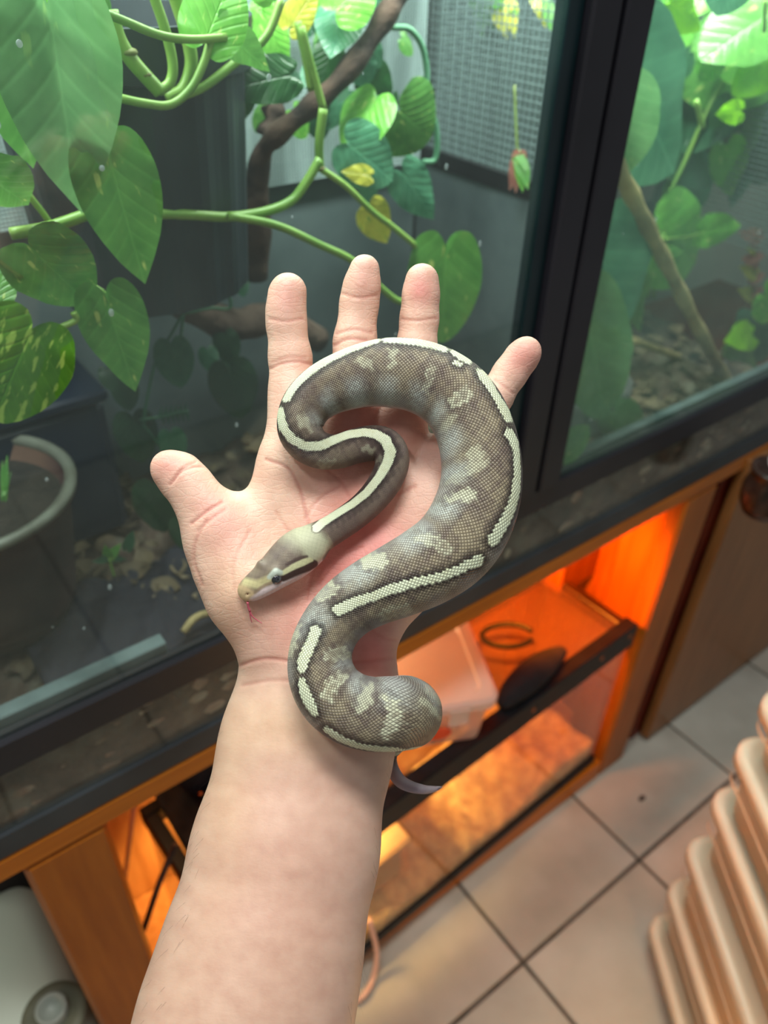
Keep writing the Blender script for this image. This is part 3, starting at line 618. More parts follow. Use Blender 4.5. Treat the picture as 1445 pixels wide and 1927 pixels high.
# clear plastic container on the screen lid
M_clear = mat('translucent_plastic', (214, 200, 190), (226, 212, 200), 6, .25, trans=.3, sss=.0, spec=.6, alpha=.62)
def rrect(hx, hy, r, n=6):
    out = []
    for cx_, cy_, a0 in ((hx-r, hy-r, 0), (-hx+r, hy-r, 90), (-hx+r, -hy+r, 180), (hx-r, -hy+r, 270)):
        for k in range(n+1):
            t = math.radians(a0+90*k/n); out.append((cx_+r*math.cos(t), cy_+r*math.sin(t)))
    return out
def rr_loft(levels, c, yaw=0, n=6, cap=True):
    """levels: (half x, half y, corner radius, z)"""
    v = []; f = []; cs, sn = math.cos(yaw), math.sin(yaw)
    for hx, hy, r, z in levels:
        for x, y in rrect(hx, hy, r, n): v.append((c[0]+x*cs-y*sn, c[1]+x*sn+y*cs, c[2]+z))
    m = 4*(n+1)
    for i in range(len(levels)-1):
        for k in range(m): f.append((i*m+k, i*m+(k+1) % m, (i+1)*m+(k+1) % m, (i+1)*m+k))
    if cap: f += [tuple(range(m-1, -1, -1)), tuple(range((len(levels)-1)*m, len(levels)*m))]
    return v, f
pb = thing('plastic_container', 'clear pinkish lidded plastic container on the tank lid beside the wrist', 'container')
cc = (.478, .540, .4345); cy = math.radians(-25)
v, f = rr_loft([(.088, .066, .014, 0), (.094, .074, .016, .082)], cc, cy); new_obj('body', v, f, M_clear, pb, False)
v, f = rr_loft([(.098, .078, .018, .078), (.101, .081, .018, .080), (.101, .081, .018, .092), (.096, .076, .016, .096), (.082, .062, .014, .096), (.079, .059, .014, .092)], cc, cy); new_obj('lid', v, f, M_clear, pb, False)
def rotz(x, y): return (cc[0]+x*math.cos(cy)-y*math.sin(cy), cc[1]+x*math.sin(cy)+y*math.cos(cy))
for sx in (-.03, .045):
    x, y = rotz(sx, -.082); v, f = rr_loft([(.014, .0022, .002, .060), (.014, .0022, .002, .088)], (x, y, cc[2]), cy, n=2); new_obj('clip', v, f, M_clear, pb, False)
x, y = rotz(.022, -.0745); q = MB().sphere((0, 0, 0), .014, 16, (1.3, .05, .9)).build('sticker', mat('red_sticker', (214, 60, 24), (232, 90, 40), 20, .5), pb, True); q.location = (x, y, cc[2]+.034); q.rotation_euler = (0, 0, cy); tag(q, 'red oval sticker')
tw = ground('black_sheet', .125, .305, .462, .640, .436, lambda x, y: .448+.010*max(0, math.sin(x*40)*math.cos(y*30)), 30, mat('black_sheet_cloth', (14, 14, 18), (26, 26, 32), 40, .9), None)  # black sheet added to darken the left end of the bay
tag(tw, 'added black towel covering the left end of the tank lid', 'sheet'); recenter(tw)
# cable loop
lp = [pz(910+45*(1-math.cos(t))*.5*2, 1196+22*math.sin(t), .452) for t in np.linspace(.15, 2*math.pi-.9, 22)]
lp = [pz(955+48*math.cos(t), 1196+21*math.sin(t), .452) for t in np.linspace(math.pi*.12, math.pi*1.88, 26)]
o = MB().tube(spline(lp, 2), .0045, 8).build('cable_loop', M_black, None, True); tag(o, 'black cable loop resting on the tank lid near the container', 'cable'); recenter(o)
o = MB().tube(spline([(.585, .462, .442), (.62, .470, .445), (.66, .476, .445), (.70, .482, .443), (.74, .486, .440)], 6), [.004+.020*math.sin(math.pi*(i+1)/26)**.7 for i in range(25)], 14, flat=.75).build('black_cloth', mat('black_cloth_fabric', (14, 12, 14), (26, 22, 24), 30, .9), None, True); tag(o, 'crumpled black cloth on the front edge of the tank', 'cloth'); recenter(o)
# hanging dark bag and a hose in the left bay
bg = thing('black_bag', 'black fabric bag hanging in the left bay of the stand', 'bag')
v, f = rr_loft([(.03, .02, .01, -.20), (.045, .03, .02, -.16), (.05, .032, .02, -.06), (.03, .02, .01, 0)], (.19, .60, .65)); new_obj('body', v, f, mat('black_fabric', (20, 22, 30), (34, 36, 46), 30, .85, bump=.3), bg, True)
o = MB().tube(spline([py(318, 1530, .62), py(335, 1500, .62), py(370, 1480, .64)], 5), .006, 9).build('grey_hose', mat('grey_hose_rubber', (84, 90, 98), None, rough=.4), None, True); tag(o, 'short grey hose behind the left leg of the stand', 'hose'); recenter(o)
o = MB().tube([py(262, 1460, .56), py(250, 1530, .56), py(234, 1660, .56)], .003, 8).build('clear_tube', mat('pinkish_tube', (200, 150, 130), None, rough=.2, alpha=.6), None, True); tag(o, 'thin clear tube hanging behind the left stand leg', 'tube'); recenter(o)
o = MB().tube([py(330, 1590, .50), py(300, 1660, .50), py(270, 1750, .50)], .0035, 8).build('dark_cable', M_barkd, None, True); tag(o, 'dark cable slanting down behind the left leg', 'cable'); recenter(o)
for i, (x, y) in enumerate([(378, 1494), (396, 1497), (342, 1460)]):
    p_ = py(x, y, .56); o = MB().sphere((0, 0, 0), .0028, 12, (1, 1, 1.2)).build('brass_screw', mat('brass', (230, 150, 90), None, rough=.15, metal=1) if i == 0 else bpy.data.materials['brass'], None, True); o.location = p_
    tag(o, ['small bright brass screw head left of the wrist, lower left of three', 'small bright brass screw head touching the arm edge', 'small brass screw head highest, under the wooden rail'][i], 'screw')
bpy.context.view_layer.update()
Rt = Matrix.Translation((.885, .462, 0)) @ Matrix.Rotation(math.radians(2.6), 4, 'Z') @ Matrix.Translation((-.885, -.462, 0))
for o_ in list(tk.children)+[gb]+list(hd.children): o_.matrix_world = Rt @ o_.matrix_world
# pink cable beside the forearm
o = MB().tube(spline([py(694, 1730, .44), py(704, 1765, .43), py(709, 1800, .42), py(702, 1840, .41), py(688, 1868, .40), py(670, 1885, .40)], 7), .0042, 10).build('pink_cable', mat('pinkish_cable', (226, 176, 156), (236, 190, 170), 10, .4), None, True)
tag(o, 'pale pink cable curving out behind the forearm near the stand', 'cable'); recenter(o)
# white jerrycan left of the stand
jc = thing('white_canister', 'translucent white plastic canister with round cap standing left of the stand', 'canister')
jcc = (-.135, .58, 0)
M_can = mat('milky_plastic', (172, 186, 170), (192, 200, 184), 4, .4, spec=.4)
v, f = rr_loft([(.095, .10, .03, 0), (.105, .115, .04, .02), (.105, .115, .04, .285), (.095, .105, .035, .318), (.07, .08, .03, .33)], jcc); new_obj('body', v, f, M_can, jc, True)
cpz = pz(100, 1905, .335); cpx = (cpz[0], cpz[1], .33)
MB().lathe([(.036, .0), (.034, .004), (.024, .003), (.022, .001), (.0, .001)], cpx, 32).build('cap_recess', mat('grey_green_recess', (92, 92, 74), (112, 112, 92), 20, .6), jc, True)
MB().lathe([(.0165, .0), (.0175, .016), (.0165, .018), (.0135, .018), (.0125, .006), (.0, .006)], cpx, 32).build('cap', mat('pale_cap', (150, 156, 146), None, rough=.4), jc, True)
wt = thing('white_tray', 'pale tray edge showing behind the white canister', 'tray')
v, f = rr_loft([(.08, .06, .02, 0), (.085, .065, .02, .03)], (-.10, .80, .30)); new_obj('body', v, f, mat('pale_tray', (190, 180, 176), None, rough=.5), wt, True)
v, f = rr_loft([(.10, .09, .03, 0), (.10, .09, .03, .30)], (-.10, .80, 0)); new_obj('base', v, f, mat('dark_crate', (22, 18, 14), (34, 28, 22), 8, .8), wt, True)
dk = thing('dark_bucket', 'dark bucket in shadow left of the stand leg under the terrarium', 'bucket')
MB().lathe([(.001, 0), (.08, 0), (.1, .17), (.105, .17), (.105, .18), (.09, .18), (.085, .02), (.001, .015)], (-.18, .83, .335), 32).build('body', mat('dark_bucket_plastic', (40, 38, 34), (60, 58, 50), 8, .6), dk, True)
# ================================================================== STACK OF TUBS
M_tub = mat('milky_tub', (226, 200, 166), (240, 214, 182), 5, .28, trans=.25, spec=.6, alpha=.72)
M_tubrim = mat('milky_tub_rim', (236, 218, 190), (246, 230, 204), 5, .22, trans=.15, spec=.7, alpha=.9)
corner = np.array([.728, .213]); d1 = np.array([-.58, -.814]); d1 /= np.linalg.norm(d1); d2 = np.array([-d1[1], d1[0]]); d2 = d2 if d2[0] > 0 else -d2
LXH, LYH = .21, .15
yaw = math.atan2(d1[1], d1[0]); ctr = corner + d1*LXH + d2*LYH
zr = [.075, .184, .309, .425, .537, .627, .735]
tl = ['translucent stacking tub at the bottom of the stack on the floor', 'translucent tub second from the bottom of the stack', 'translucent tub third from the bottom of the stack', 'translucent tub fourth from the bottom of the stack', 'translucent tub fifth from the bottom of the stack', 'translucent tub sixth from the bottom, at the right edge', 'translucent tub on top of the stack']
mb = ml = None
for i, z in enumerate(zr[:6]):
    t = thing('plastic_tub', tl[i], 'tub', 'translucent tubs in one stack at the lower right')
    h = (z - (0 if i == 0 else zr[i-1])) - .002
    t.location = (ctr[0]+(0, .004, -.003, .003, -.002, .002)[i], ctr[1], z-h); 
    v, f = rr_loft([(LXH-.026, LYH-.026, .03, 0.0), (LXH-.020, LYH-.020, .03, .004), (LXH-.012, LYH-.012, .03, h-.010), (LXH-.012, LYH-.012, .03, h-.009), (LXH-.016, LYH-.016, .03, h-.009), (LXH-.024, LYH-.024, .03, .006)], (0, 0, 0), yaw); new_obj('body', v, f, M_tub, t, False).data.shade_smooth()
    v, f = rr_loft([(LXH-.010, LYH-.010, .03, h-.022), (LXH, LYH, .034, h-.020), (LXH, LYH, .034, h-.004), (LXH-.004, LYH-.004, .032, h), (LXH-.012, LYH-.012, .03, h), (LXH-.016, LYH-.016, .028, h-.006)], (0, 0, 0), yaw, cap=True); new_obj('lid', v, f, M_tubrim, t, False).data.shade_smooth()
    v, f = rr_loft([(LXH-.005, LYH-.005, .03, h*.52), (LXH-.005, LYH-.005, .03, h*.52+.006)], (0, 0, 0), yaw, cap=False); new_obj('ridge', v, f, M_tubrim, t, False)
# ================================================================== HAND AND FOREARM
def cpt(x, y, d): return np.array([(x-W/2)*d/F, (H/2-y)*d/F, -d])      # in the lens' axes
def c2w(P): return P @ R.T + CO
prims = []
def S_at(y):
    """distance of the palm-side skin from the phone along the arm"""
    return float(np.interp(y, [470, 640, 760, 900, 1050, 1180, 1290, 1450, 1650, 1927, 2300], [.350, .349, .346, .342, .338, .336, .334, .326, .311, .288, .258]))
class Cone:
    def __init__(s, x0, y0, r0, x1, y1, r1, o0=0, o1=0, fz=1.0):
        S0, S1 = S_at(y0)+o0, S_at(y1)+o1
        a0, a1 = r0*S0/F, r1*S1/F
        s.a = cpt(x0, y0, S0+a0*fz); s.b = cpt(x1, y1, S1+a1*fz); s.ra = a0*(1+a0/S0*.9); s.rb = a1*(1+a1/S1*.9); s.fz = fz
    def box(s, m): r = max(s.ra, s.rb)*max(1, s.fz)+m; return np.minimum(s.a, s.b)-r, np.maximum(s.a, s.b)+r
    def d(s, P):
        k = np.array([1, 1, 1/s.fz]); A, B = s.a*k, s.b*k; ba = B-A
        X, Y, Z = P; px_, py_, pz_ = X-A[0], Y-A[1], Z*k[2]-A[2]
        h = np.clip((px_*ba[0]+py_*ba[1]+pz_*ba[2])/(ba@ba), 0, 1)
        q = np.sqrt((px_-h*ba[0])**2+(py_-h*ba[1])**2+(pz_-h*ba[2])**2)
        return (q-(s.ra+h*(s.rb-s.ra)))*min(1, s.fz)
def chain(L, fz=1.0): return [Cone(*L[i][:3], *L[i+1][:3], o0=L[i][3] if len(L[i]) > 3 else 0, o1=L[i+1][3] if len(L[i+1]) > 3 else 0, fz=fz) for i in range(len(L)-1)]
palm = []
palm += chain([(556, 775, 47), (556, 870, 56), (572, 1000, 66, .003), (585, 1160, 70)], .95)
palm += chain([(655, 785, 46), (645, 900, 58, .003), (620, 1040, 66, .005), (612, 1180, 70, .002)], .95)
palm += chain([(752, 800, 44), (735, 920, 58, .003), (690, 1060, 66, .004), (640, 1190, 70, .001)], .95)
palm += chain([(838, 862, 42), (815, 960, 58), (745, 1090, 66, -.001), (678, 1190, 62)], .95)
palm += chain([(428, 1022, 76, -.004), (478, 1110, 84, -.006), (528, 1190, 78, -.002)], .9)      # thenar
palm += chain([(480, 985, 42, .002), (545, 880, 44, .002)], .8)                                 # web
palm += chain([(540, 1210, 80), (585, 1300, 126), (572, 1400, 140)], .80)
palm += chain([(640, 1210, 92), (612, 1300, 124), (584, 1400, 140)], .80)
palm += chain([(565, 1400, 138), (525, 1600, 152), (478, 1800, 163), (442, 1927, 172), (345, 2300, 200)], .86)
palm += chain([(590, 1400, 137), (546, 1600, 152), (500, 1800, 166), (470, 1927, 174), (410, 2300, 200)], .86)
fingers = [
 chain([(556, 800, 46), (549, 735, 42), (546, 672, 39.5), (539, 610, 36.5, -.002), (538, 582, 35.5, -.003), (541, 552, 33.5, -.003), (543, 547, 31.5, -.003)]),
 chain([(655, 800, 47), (660, 740, 42), (668, 642, 39.5, .001), (676, 570, 35.5), (681, 538, 33.5, -.002), (686, 508, 29, -.003)]),
 chain([(752, 815, 45), (768, 740, 40), (784, 650, 36.5, .001), (789, 600, 35.5), (792, 555, 33.8, -.002), (794, 528, 32, -.003)]),
 chain([(838, 870, 43), (896, 800, 38), (930, 748, 33.5, .001), (960, 702, 31.5), (982, 672, 30.5, -.002), (991, 661, 28, -.003)]),
 chain([(440, 1040, 76, -.003), (405, 985, 57, -.003), (380, 950, 48, -.003), (357, 915, 43.5, -.003), (335, 893, 42.5, -.003), (316, 880, 33, -.003)], .85),
]
hx = .0013
lo = np.array([-.112, -.236, -.455]); hi = np.array([.082, .124, -.235]); 
nn = np.ceil((hi-lo)/hx).astype(int); ax_ = [lo[i]+hx*np.arange(nn[i]) for i in range(3)]
G = np.full(nn, .03, dtype=np.float32)
def smin(a, b, k):
    h = np.maximum(k-np.abs(a-b), 0)/k; return np.minimum(a, b)-h*h*k*.25
def apply(c, k, T):
    m = k+.006; a, b = c.box(m); i0 = np.maximum(((a-lo)/hx).astype(int), 0); i1 = np.minimum(((b-lo)/hx).astype(int)+2, nn)
    if np.any(i1 <= i0): return
    sl = tuple(slice(i0[i], i1[i]) for i in range(3))
    P = np.meshgrid(*[ax_[i][sl[i]].astype(np.float32) for i in range(3)], indexing='ij', sparse=True)
    T[sl] = smin(T[sl], c.d(P).astype(np.float32), k)
for c in palm: apply(c, .010, G)
for fi, fg in enumerate(fingers):
    T = np.full(nn, .03, dtype=np.float32)
    for c in fg: apply(c, .003, T)
    G = smin(G, T, .0075 if fi == 4 else .0055)
G[:, 0, :] = .02; G[0, :, :] = np.maximum(G[0, :, :], .01)
def surface_nets(G, lo, h):
    s = G < 0; nx, ny, nz = G.shape
    c = s[:-1, :-1, :-1].astype(np.int8)
    cnt = np.zeros((nx-1, ny-1, nz-1), np.int8)
    for i in (0, 1):
        for j in (0, 1):
            for k in (0, 1): cnt += s[i:nx-1+i, j:ny-1+j, k:nz-1+k]
    act = (cnt > 0) & (cnt < 8); idx = -np.ones(act.shape, np.int64); I = np.argwhere(act); idx[act] = np.arange(len(I))
    acc = np.zeros((len(I), 3)); n = np.zeros(len(I))
    cor = [(i, j, k) for i in (0, 1) for j in (0, 1) for k in (0, 1)]
    for a in cor:
        for d in range(3):
            if a[d]: continue
            b = list(a); b[d] = 1; b = tuple(b)
            ga = G[I[:, 0]+a[0], I[:, 1]+a[1], I[:, 2]+a[2]]; gb = G[I[:, 0]+b[0], I[:, 1]+b[1], I[:, 2]+b[2]]
            m = (ga < 0) != (gb < 0); t = np.where(m, ga/(ga-gb+1e-20), 0)
            p = np.array(a, float)[None, :].repeat(len(I), 0); p[:, d] += t
            acc += p*m[:, None]; n += m
    V = lo + h*(I + acc/n[:, None]); Q = []
    for d in range(3):
        e1, e2 = [(1, 2), (2, 0), (0, 1)][d]
        a = s; sl0 = [slice(None)]*3; sl1 = [slice(None)]*3; sl0[d] = slice(0, -1); sl1[d] = slice(1, None)
        A = s[tuple(sl0)]; B = s[tuple(sl1)]; E = np.argwhere(A != B)
        ok = (E[:, e1] > 0) & (E[:, e2] > 0) & (E[:, e1] < G.shape[e1]-1) & (E[:, e2] < G.shape[e2]-1); E = E[ok]; fl_ = A[E[:, 0], E[:, 1], E[:, 2]]
        def at(o1, o2):
            q = E.copy(); q[:, e1] -= o1; q[:, e2] -= o2; return idx[q[:, 0], q[:, 1], q[:, 2]]
        q = np.stack([at(0, 0), at(1, 0), at(1, 1), at(0, 1)], 1)
        q[~fl_] = q[~fl_][:, ::-1]; Q.append(q)
    return V, np.concatenate(Q)
V, Q = surface_nets(G, lo, hx)
tmp = np_obj('tmp_hand', V, Q)
md = tmp.modifiers.new('s', 'CORRECTIVE_SMOOTH') if False else tmp.modifiers.new('s', 'SMOOTH'); md.factor = .5; md.iterations = 4
m2 = tmp.modifiers.new('u', 'SUBSURF'); m2.levels = 1; m2.render_levels = 1
dg = bpy.context.evaluated_depsgraph_get(); ev = tmp.evaluated_get(dg).to_mesh()
nv = len(ev.vertices); V = np.empty(nv*3, np.float32); ev.vertices.foreach_get('co', V); V = V.reshape(-1, 3).astype(float)
NR = np.empty(nv*3, np.float32); ev.vertices.foreach_get('normal', NR); NR = NR.reshape(-1, 3)
Q = np.empty(len(ev.loops), np.int32); ev.loops.foreach_get('vertex_index', Q); Q = Q.reshape(-1, 4)
tmp.to_mesh_clear() if hasattr(tmp, 'to_mesh_clear') else None
bpy.data.objects.remove(tmp, do_unlink=True)
PX = np.stack([V[:, 0]/-V[:, 2]*F+W/2, H/2-V[:, 1]/-V[:, 2]*F], 1)       # palm chart
front = np.clip(NR[:, 2]*1.6+.1, 0, 1)
def seg_dist(P, pts):
    d = np.full(len(P), 1e9)
    for a, b in zip(pts[:-1], pts[1:]):
        a = np.array(a, float); b = np.array(b, float); ab = b-a
        h = np.clip(((P-a)@ab)/(ab@ab), 0, 1); d = np.minimum(d, np.linalg.norm(P-a-h[:, None]*ab, axis=1))
    return d
CREASES = [ # pts, depth mm, sigma px
 ([(507, 600), (538, 605), (570, 600)], .35, 3), ([(508, 694), (530, 684), (560, 680), (587, 686)], .5, 3.2), ([(512, 682), (545, 672), (575, 674)], .3, 3),
 ([(643, 552), (675, 560), (708, 556)], .35, 3), ([(633, 628), (665, 620), (700, 626)], .35, 3), ([(628, 650), (655, 638), (690, 640)], .5, 3.2),
 ([(752, 600), (785, 603), (820, 599)], .4, 3), ([(930, 715), (950, 728), (965, 740)], .35, 3),
 ([(320, 912), (340, 888), (370, 878), (392, 880)], .45, 3), ([(326, 905), (345, 880), (368, 870)], .3, 3), ([(360, 985), (390, 962), (418, 945)], .5, 3.4), ([(372, 998), (400, 975), (425, 958)], .3, 3),
 ([(500, 865), (540, 880), (562, 915), (575, 960), (586, 1005)], .5, 3.4), ([(586, 1005), (592, 1060), (580, 1130)], .3, 3.5),
 ([(388, 980), (368, 1020), (366, 1060), (380, 1100)], .35, 3.6), ([(610, 880), (640, 905), (660, 940)], .35, 3.5), ([(700, 900), (740, 930), (780, 915)], .4, 4),
 ([(452, 1252), (500, 1240), (560, 1246), (640, 1250), (740, 1238)], .5, 3.8), ([(456, 1290), (520, 1280), (600, 1288)], .3, 4),
 ([(690, 1178), (720, 1200), (745, 1205)], .3, 3), ([(575, 975), (600, 940), (640, 915)], .25, 3), ([(520, 965), (545, 1010), (548, 1060)], .25, 3.5),
 ([(470, 1000), (440, 1060), (440, 1110)], .2, 3.5), ([(600, 1100), (640, 1050), (680, 1030)], .3, 3.5),
]
crease = np.zeros(len(V))
for pts, dm, sg_ in CREASES:
    pp = spline([np.array(q, float) for q in pts], 5) if len(pts) > 2 else pts
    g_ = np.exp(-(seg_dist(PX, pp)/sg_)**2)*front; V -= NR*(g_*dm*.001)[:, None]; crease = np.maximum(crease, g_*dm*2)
def blob(x, y, rx, ry=None, p=2): 
    ry = ry or rx; return np.exp(-(((PX[:, 0]-x)/rx)**2+((PX[:, 1]-y)/ry)**2))
red = .9*blob(790, 545, 26, 30)+.45*blob(538, 560, 30, 40)+.35*blob(683, 530, 28, 40)+.7*blob(985, 670, 40)+.55*blob(315, 872, 36)+.5*blob(400, 955, 34)
red += .75*blob(690, 800, 90, 60)+.9*blob(640, 1080, 80, 90)+.85*blob(690, 1010, 90, 70)+1.0*blob(700, 1230, 50, 60)+.5*blob(640, 900, 70, 50)+.45*blob(440, 1010, 50)+.4*blob(560, 1180, 90, 70)+.35*blob(840, 830, 60)
red += .25*blob(520, 1700, 140, 200)
pal = .6*blob(500, 1000, 60, 110)+.5*blob(545, 850, 40, 60)+.6*blob(560, 1330, 120, 50)
yel = .5*blob(430, 1120, 40, 90)+.7*blob(560, 1370, 110, 60)+.6*blob(420, 1500, 60, 200)
red = np.clip(red, 0, 1)[:, None]; pal = np.clip(pal, 0, 1)[:, None]; yel = np.clip(yel, 0, 1)[:, None]
L3 = lambda *c: np.array(srgb(*c)[:3])
colr = L3(224, 188, 168)[None]*np.ones((len(V), 1)); colr = colr*(1-pal)+L3(230, 200, 176)*pal; colr = colr*(1-yel*.7)+L3(214, 182, 144)*yel*.7; colr = colr*(1-red*.8)+L3(210, 128, 122)*red*.8
arm_shade = np.clip((PX[:, 1]-1300)/500, 0, 1)[:, None]; colr = colr*(1-arm_shade*.6)+L3(196, 160, 138)*arm_shade*.6  # darker shading of the forearm put into the skin tint
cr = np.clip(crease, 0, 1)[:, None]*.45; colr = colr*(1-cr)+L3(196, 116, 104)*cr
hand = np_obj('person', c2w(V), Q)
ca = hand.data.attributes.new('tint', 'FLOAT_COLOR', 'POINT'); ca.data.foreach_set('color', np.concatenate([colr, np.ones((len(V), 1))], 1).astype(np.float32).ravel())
def uv_from(o, UV):
    me = o.data; vi = np.empty(len(me.loops), np.int32); me.loops.foreach_get('vertex_index', vi)
    u = me.uv_layers.new(name='UVMap'); u.data.foreach_set('uv', UV[vi].astype(np.float32).ravel())
uv_from(hand, PX/1000)
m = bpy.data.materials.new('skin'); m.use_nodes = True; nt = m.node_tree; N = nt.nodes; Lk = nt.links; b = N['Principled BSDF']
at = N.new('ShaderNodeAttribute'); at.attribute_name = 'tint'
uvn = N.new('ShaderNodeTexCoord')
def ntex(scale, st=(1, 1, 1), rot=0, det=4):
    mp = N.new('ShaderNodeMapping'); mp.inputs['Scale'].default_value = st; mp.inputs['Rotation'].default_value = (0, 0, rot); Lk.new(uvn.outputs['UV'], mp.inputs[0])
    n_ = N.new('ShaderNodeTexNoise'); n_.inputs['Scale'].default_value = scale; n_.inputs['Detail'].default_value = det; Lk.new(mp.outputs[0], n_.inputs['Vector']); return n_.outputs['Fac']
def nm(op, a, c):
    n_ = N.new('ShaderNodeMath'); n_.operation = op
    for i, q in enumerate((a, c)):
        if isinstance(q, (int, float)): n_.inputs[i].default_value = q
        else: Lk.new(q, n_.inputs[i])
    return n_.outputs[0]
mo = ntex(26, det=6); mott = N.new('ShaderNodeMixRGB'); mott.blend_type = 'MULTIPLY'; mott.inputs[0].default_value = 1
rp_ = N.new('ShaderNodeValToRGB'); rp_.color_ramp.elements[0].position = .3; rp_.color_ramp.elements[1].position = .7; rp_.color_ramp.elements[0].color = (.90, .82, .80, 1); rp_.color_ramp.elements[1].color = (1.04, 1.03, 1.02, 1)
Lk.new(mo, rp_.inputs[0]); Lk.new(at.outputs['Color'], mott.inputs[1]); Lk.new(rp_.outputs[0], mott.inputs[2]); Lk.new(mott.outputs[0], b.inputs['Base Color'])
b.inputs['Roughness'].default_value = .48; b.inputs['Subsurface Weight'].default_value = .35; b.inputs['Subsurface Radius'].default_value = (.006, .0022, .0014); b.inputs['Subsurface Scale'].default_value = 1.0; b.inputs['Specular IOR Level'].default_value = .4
l1 = ntex(26, (1, 6, 1), -.55, 2); l2 = ntex(22, (6, 1, 1), -.2, 2); l3 = ntex(150, det=3)
sepu = N.new('ShaderNodeSeparateXYZ'); Lk.new(uvn.outputs['UV'], sepu.inputs[0]); pm = N.new('ShaderNodeMapRange'); pm.inputs[1].default_value = 1.30; pm.inputs[2].default_value = 1.18; pm.inputs[3].default_value = .12; pm.inputs[4].default_value = 1.; Lk.new(sepu.outputs[1], pm.inputs[0])
def vline(scale, st, rot):
    mp = N.new('ShaderNodeMapping'); mp.inputs['Scale'].default_value = st; mp.inputs['Rotation'].default_value = (0, 0, rot); Lk.new(uvn.outputs['UV'], mp.inputs[0])
    v_ = N.new('ShaderNodeTexVoronoi'); v_.feature = 'DISTANCE_TO_EDGE'; v_.inputs['Scale'].default_value = scale; Lk.new(mp.outputs[0], v_.inputs['Vector'])
    return nm('MINIMUM', nm('MULTIPLY', v_.outputs['Distance'], 9.), 1.)
hgt = nm('ADD', nm('MULTIPLY', nm('ADD', nm('MULTIPLY', vline(34, (1, 2.6, 1), -.6), .5), nm('MULTIPLY', vline(70, (2.2, 1, 1), .3), .3)), pm.outputs[0]), nm('MULTIPLY', l3, .35))
bp = N.new('ShaderNodeBump'); bp.inputs['Strength'].default_value = .22; bp.inputs['Distance'].default_value = .0006; Lk.new(hgt, bp.inputs['Height']); Lk.new(bp.outputs[0], b.inputs['Normal'])
hand.data.materials.append(m)
tag(hand, 'left hand and bare forearm of a person, palm open, holding the coiled snake', 'person'); recenter(hand)
# fine arm hairs as one child
hv = []; hf = []
b_ = MB()
armi = np.where((PX[:, 1] > 1340) & (PX[:, 1] < 1927) & (NR[:, 2] > -.45) & ((PX[:, 0] < 400+ (1500-PX[:, 1])*.18) | (NR[:, 2] < .45)))[0]
sel = [armi[rnd.randrange(len(armi))] for _ in range(260)]
for i in sel:
    p0 = c2w(V[i]); nrm = R @ NR[i]; dr = R @ np.array([rnd.uniform(-.7, .3), -1, 0]); dr = dr/np.linalg.norm(dr); l_ = rnd.uniform(.004, .009)
    p1 = p0 + (nrm*.35+dr)*l_*.5; p2 = p0 + (nrm*.45+dr*1.9)*l_*.5
    s_ = np.cross(dr, nrm)*.00004
    b_.add([p0-s_, p0+s_, p1+s_*.8, p1-s_*.8, p2], [(0, 1, 2, 3), (3, 2, 4)])
hr = b_.build('arm_hair', mat('arm_hair', (70, 46, 32), None, rough=.6), None, False); hr.parent = hand; hr.location = -hand.location; tag(hr, 'fine dark hairs on the forearm', kind='stuff')
# ================================================================== SNAKE
# path: photo x, y, half width (px), extra distance from the palm-side skin, height factor
SP = [ (452, 1119, 5, 0, .55), (456, 1117, 15, 0, .62), (464, 1113, 21.5, 0, .66), (476, 1106, 25.5, 0, .68), (492, 1095, 29, 0, .70), (508, 1083, 32.5, 0, .72), (524, 1070, 37, 0, .74), (540, 1057, 41, 0, .76), (556, 1044, 43, 0, .78), (571, 1033, 42, 0, .80), (586, 1023, 38, 0, .84), (599, 1013, 32.5, 0, .9), (612, 1005, 29.5, 0, .95),
 (632, 993, 28.5, 0, 1), (660, 974, 28.5, 0, 1), (684, 955, 28.5, 0, 1), (708, 930, 29.5, 0, 1), (727, 902, 31, 0, 1), (737, 876, 32, 0, 1), (735, 853, 33.5, 0, 1), (722, 838, 34, 0, 1), (700, 834, 33.5, 0, 1), (668, 840, 33, 0, 1), (635, 850, 32.5, 0, 1), (605, 848, 35, 0, 1),
 (580, 834, 39, 0, 1), (566, 810, 43, 0, 1), (569, 780, 45.5, 0, 1), (587, 752, 48, 0, 1), (620, 729, 52, 0, 1), (665, 712, 57, 0, 1), (700, 704, 61, 0, 1), (735, 702, 65, 0, 1), (780, 707, 67.5, 0, 1), (822, 723, 69.5, 0, 1), (860, 752, 71.5, 0, 1), (887, 795, 73, 0, 1), (902, 845, 74.5, 0, 1), (906, 895, 76, 0, 1), (898, 945, 78, 0, 1), (877, 995, 79.5, 0, 1), (845, 1035, 78.5, 0, 1),
 (800, 1066, 76, 0, 1), (750, 1091, 71, 0, 1), (700, 1114, 65, 0, 1), (657, 1141, 60, 0, 1), (624, 1177, 57.5, 0, 1), (605, 1220, 59, 0, 1), (604, 1263, 62, 0, 1), (622, 1303, 65, 0, 1), (655, 1330, 67, 0, 1), (695, 1342, 68, 0, 1), (733, 1342, 69, .001, 1),
 (760, 1340, 68, .012, 1), (770, 1345, 60, .030, 1), (762, 1362, 46, .045, 1), (750, 1384, 30, .052, 1), (740, 1405, 18, .055, 1), (735, 1425, 12, .055, 1), (739, 1449, 12.5, .050, 1), (753, 1470, 12, .047, 1), (774, 1481, 10.5, .046, 1), (800, 1486, 8, .046, 1), (822, 1484, 4.5, .057, 1), (832, 1481, 1, .046, 1)]
SPA = np.array(SP)
fine = np.array(spline(list(SPA), 24))
x_, y_, r_, o_, hf_ = fine.T
r_ = np.maximum(r_, .6)
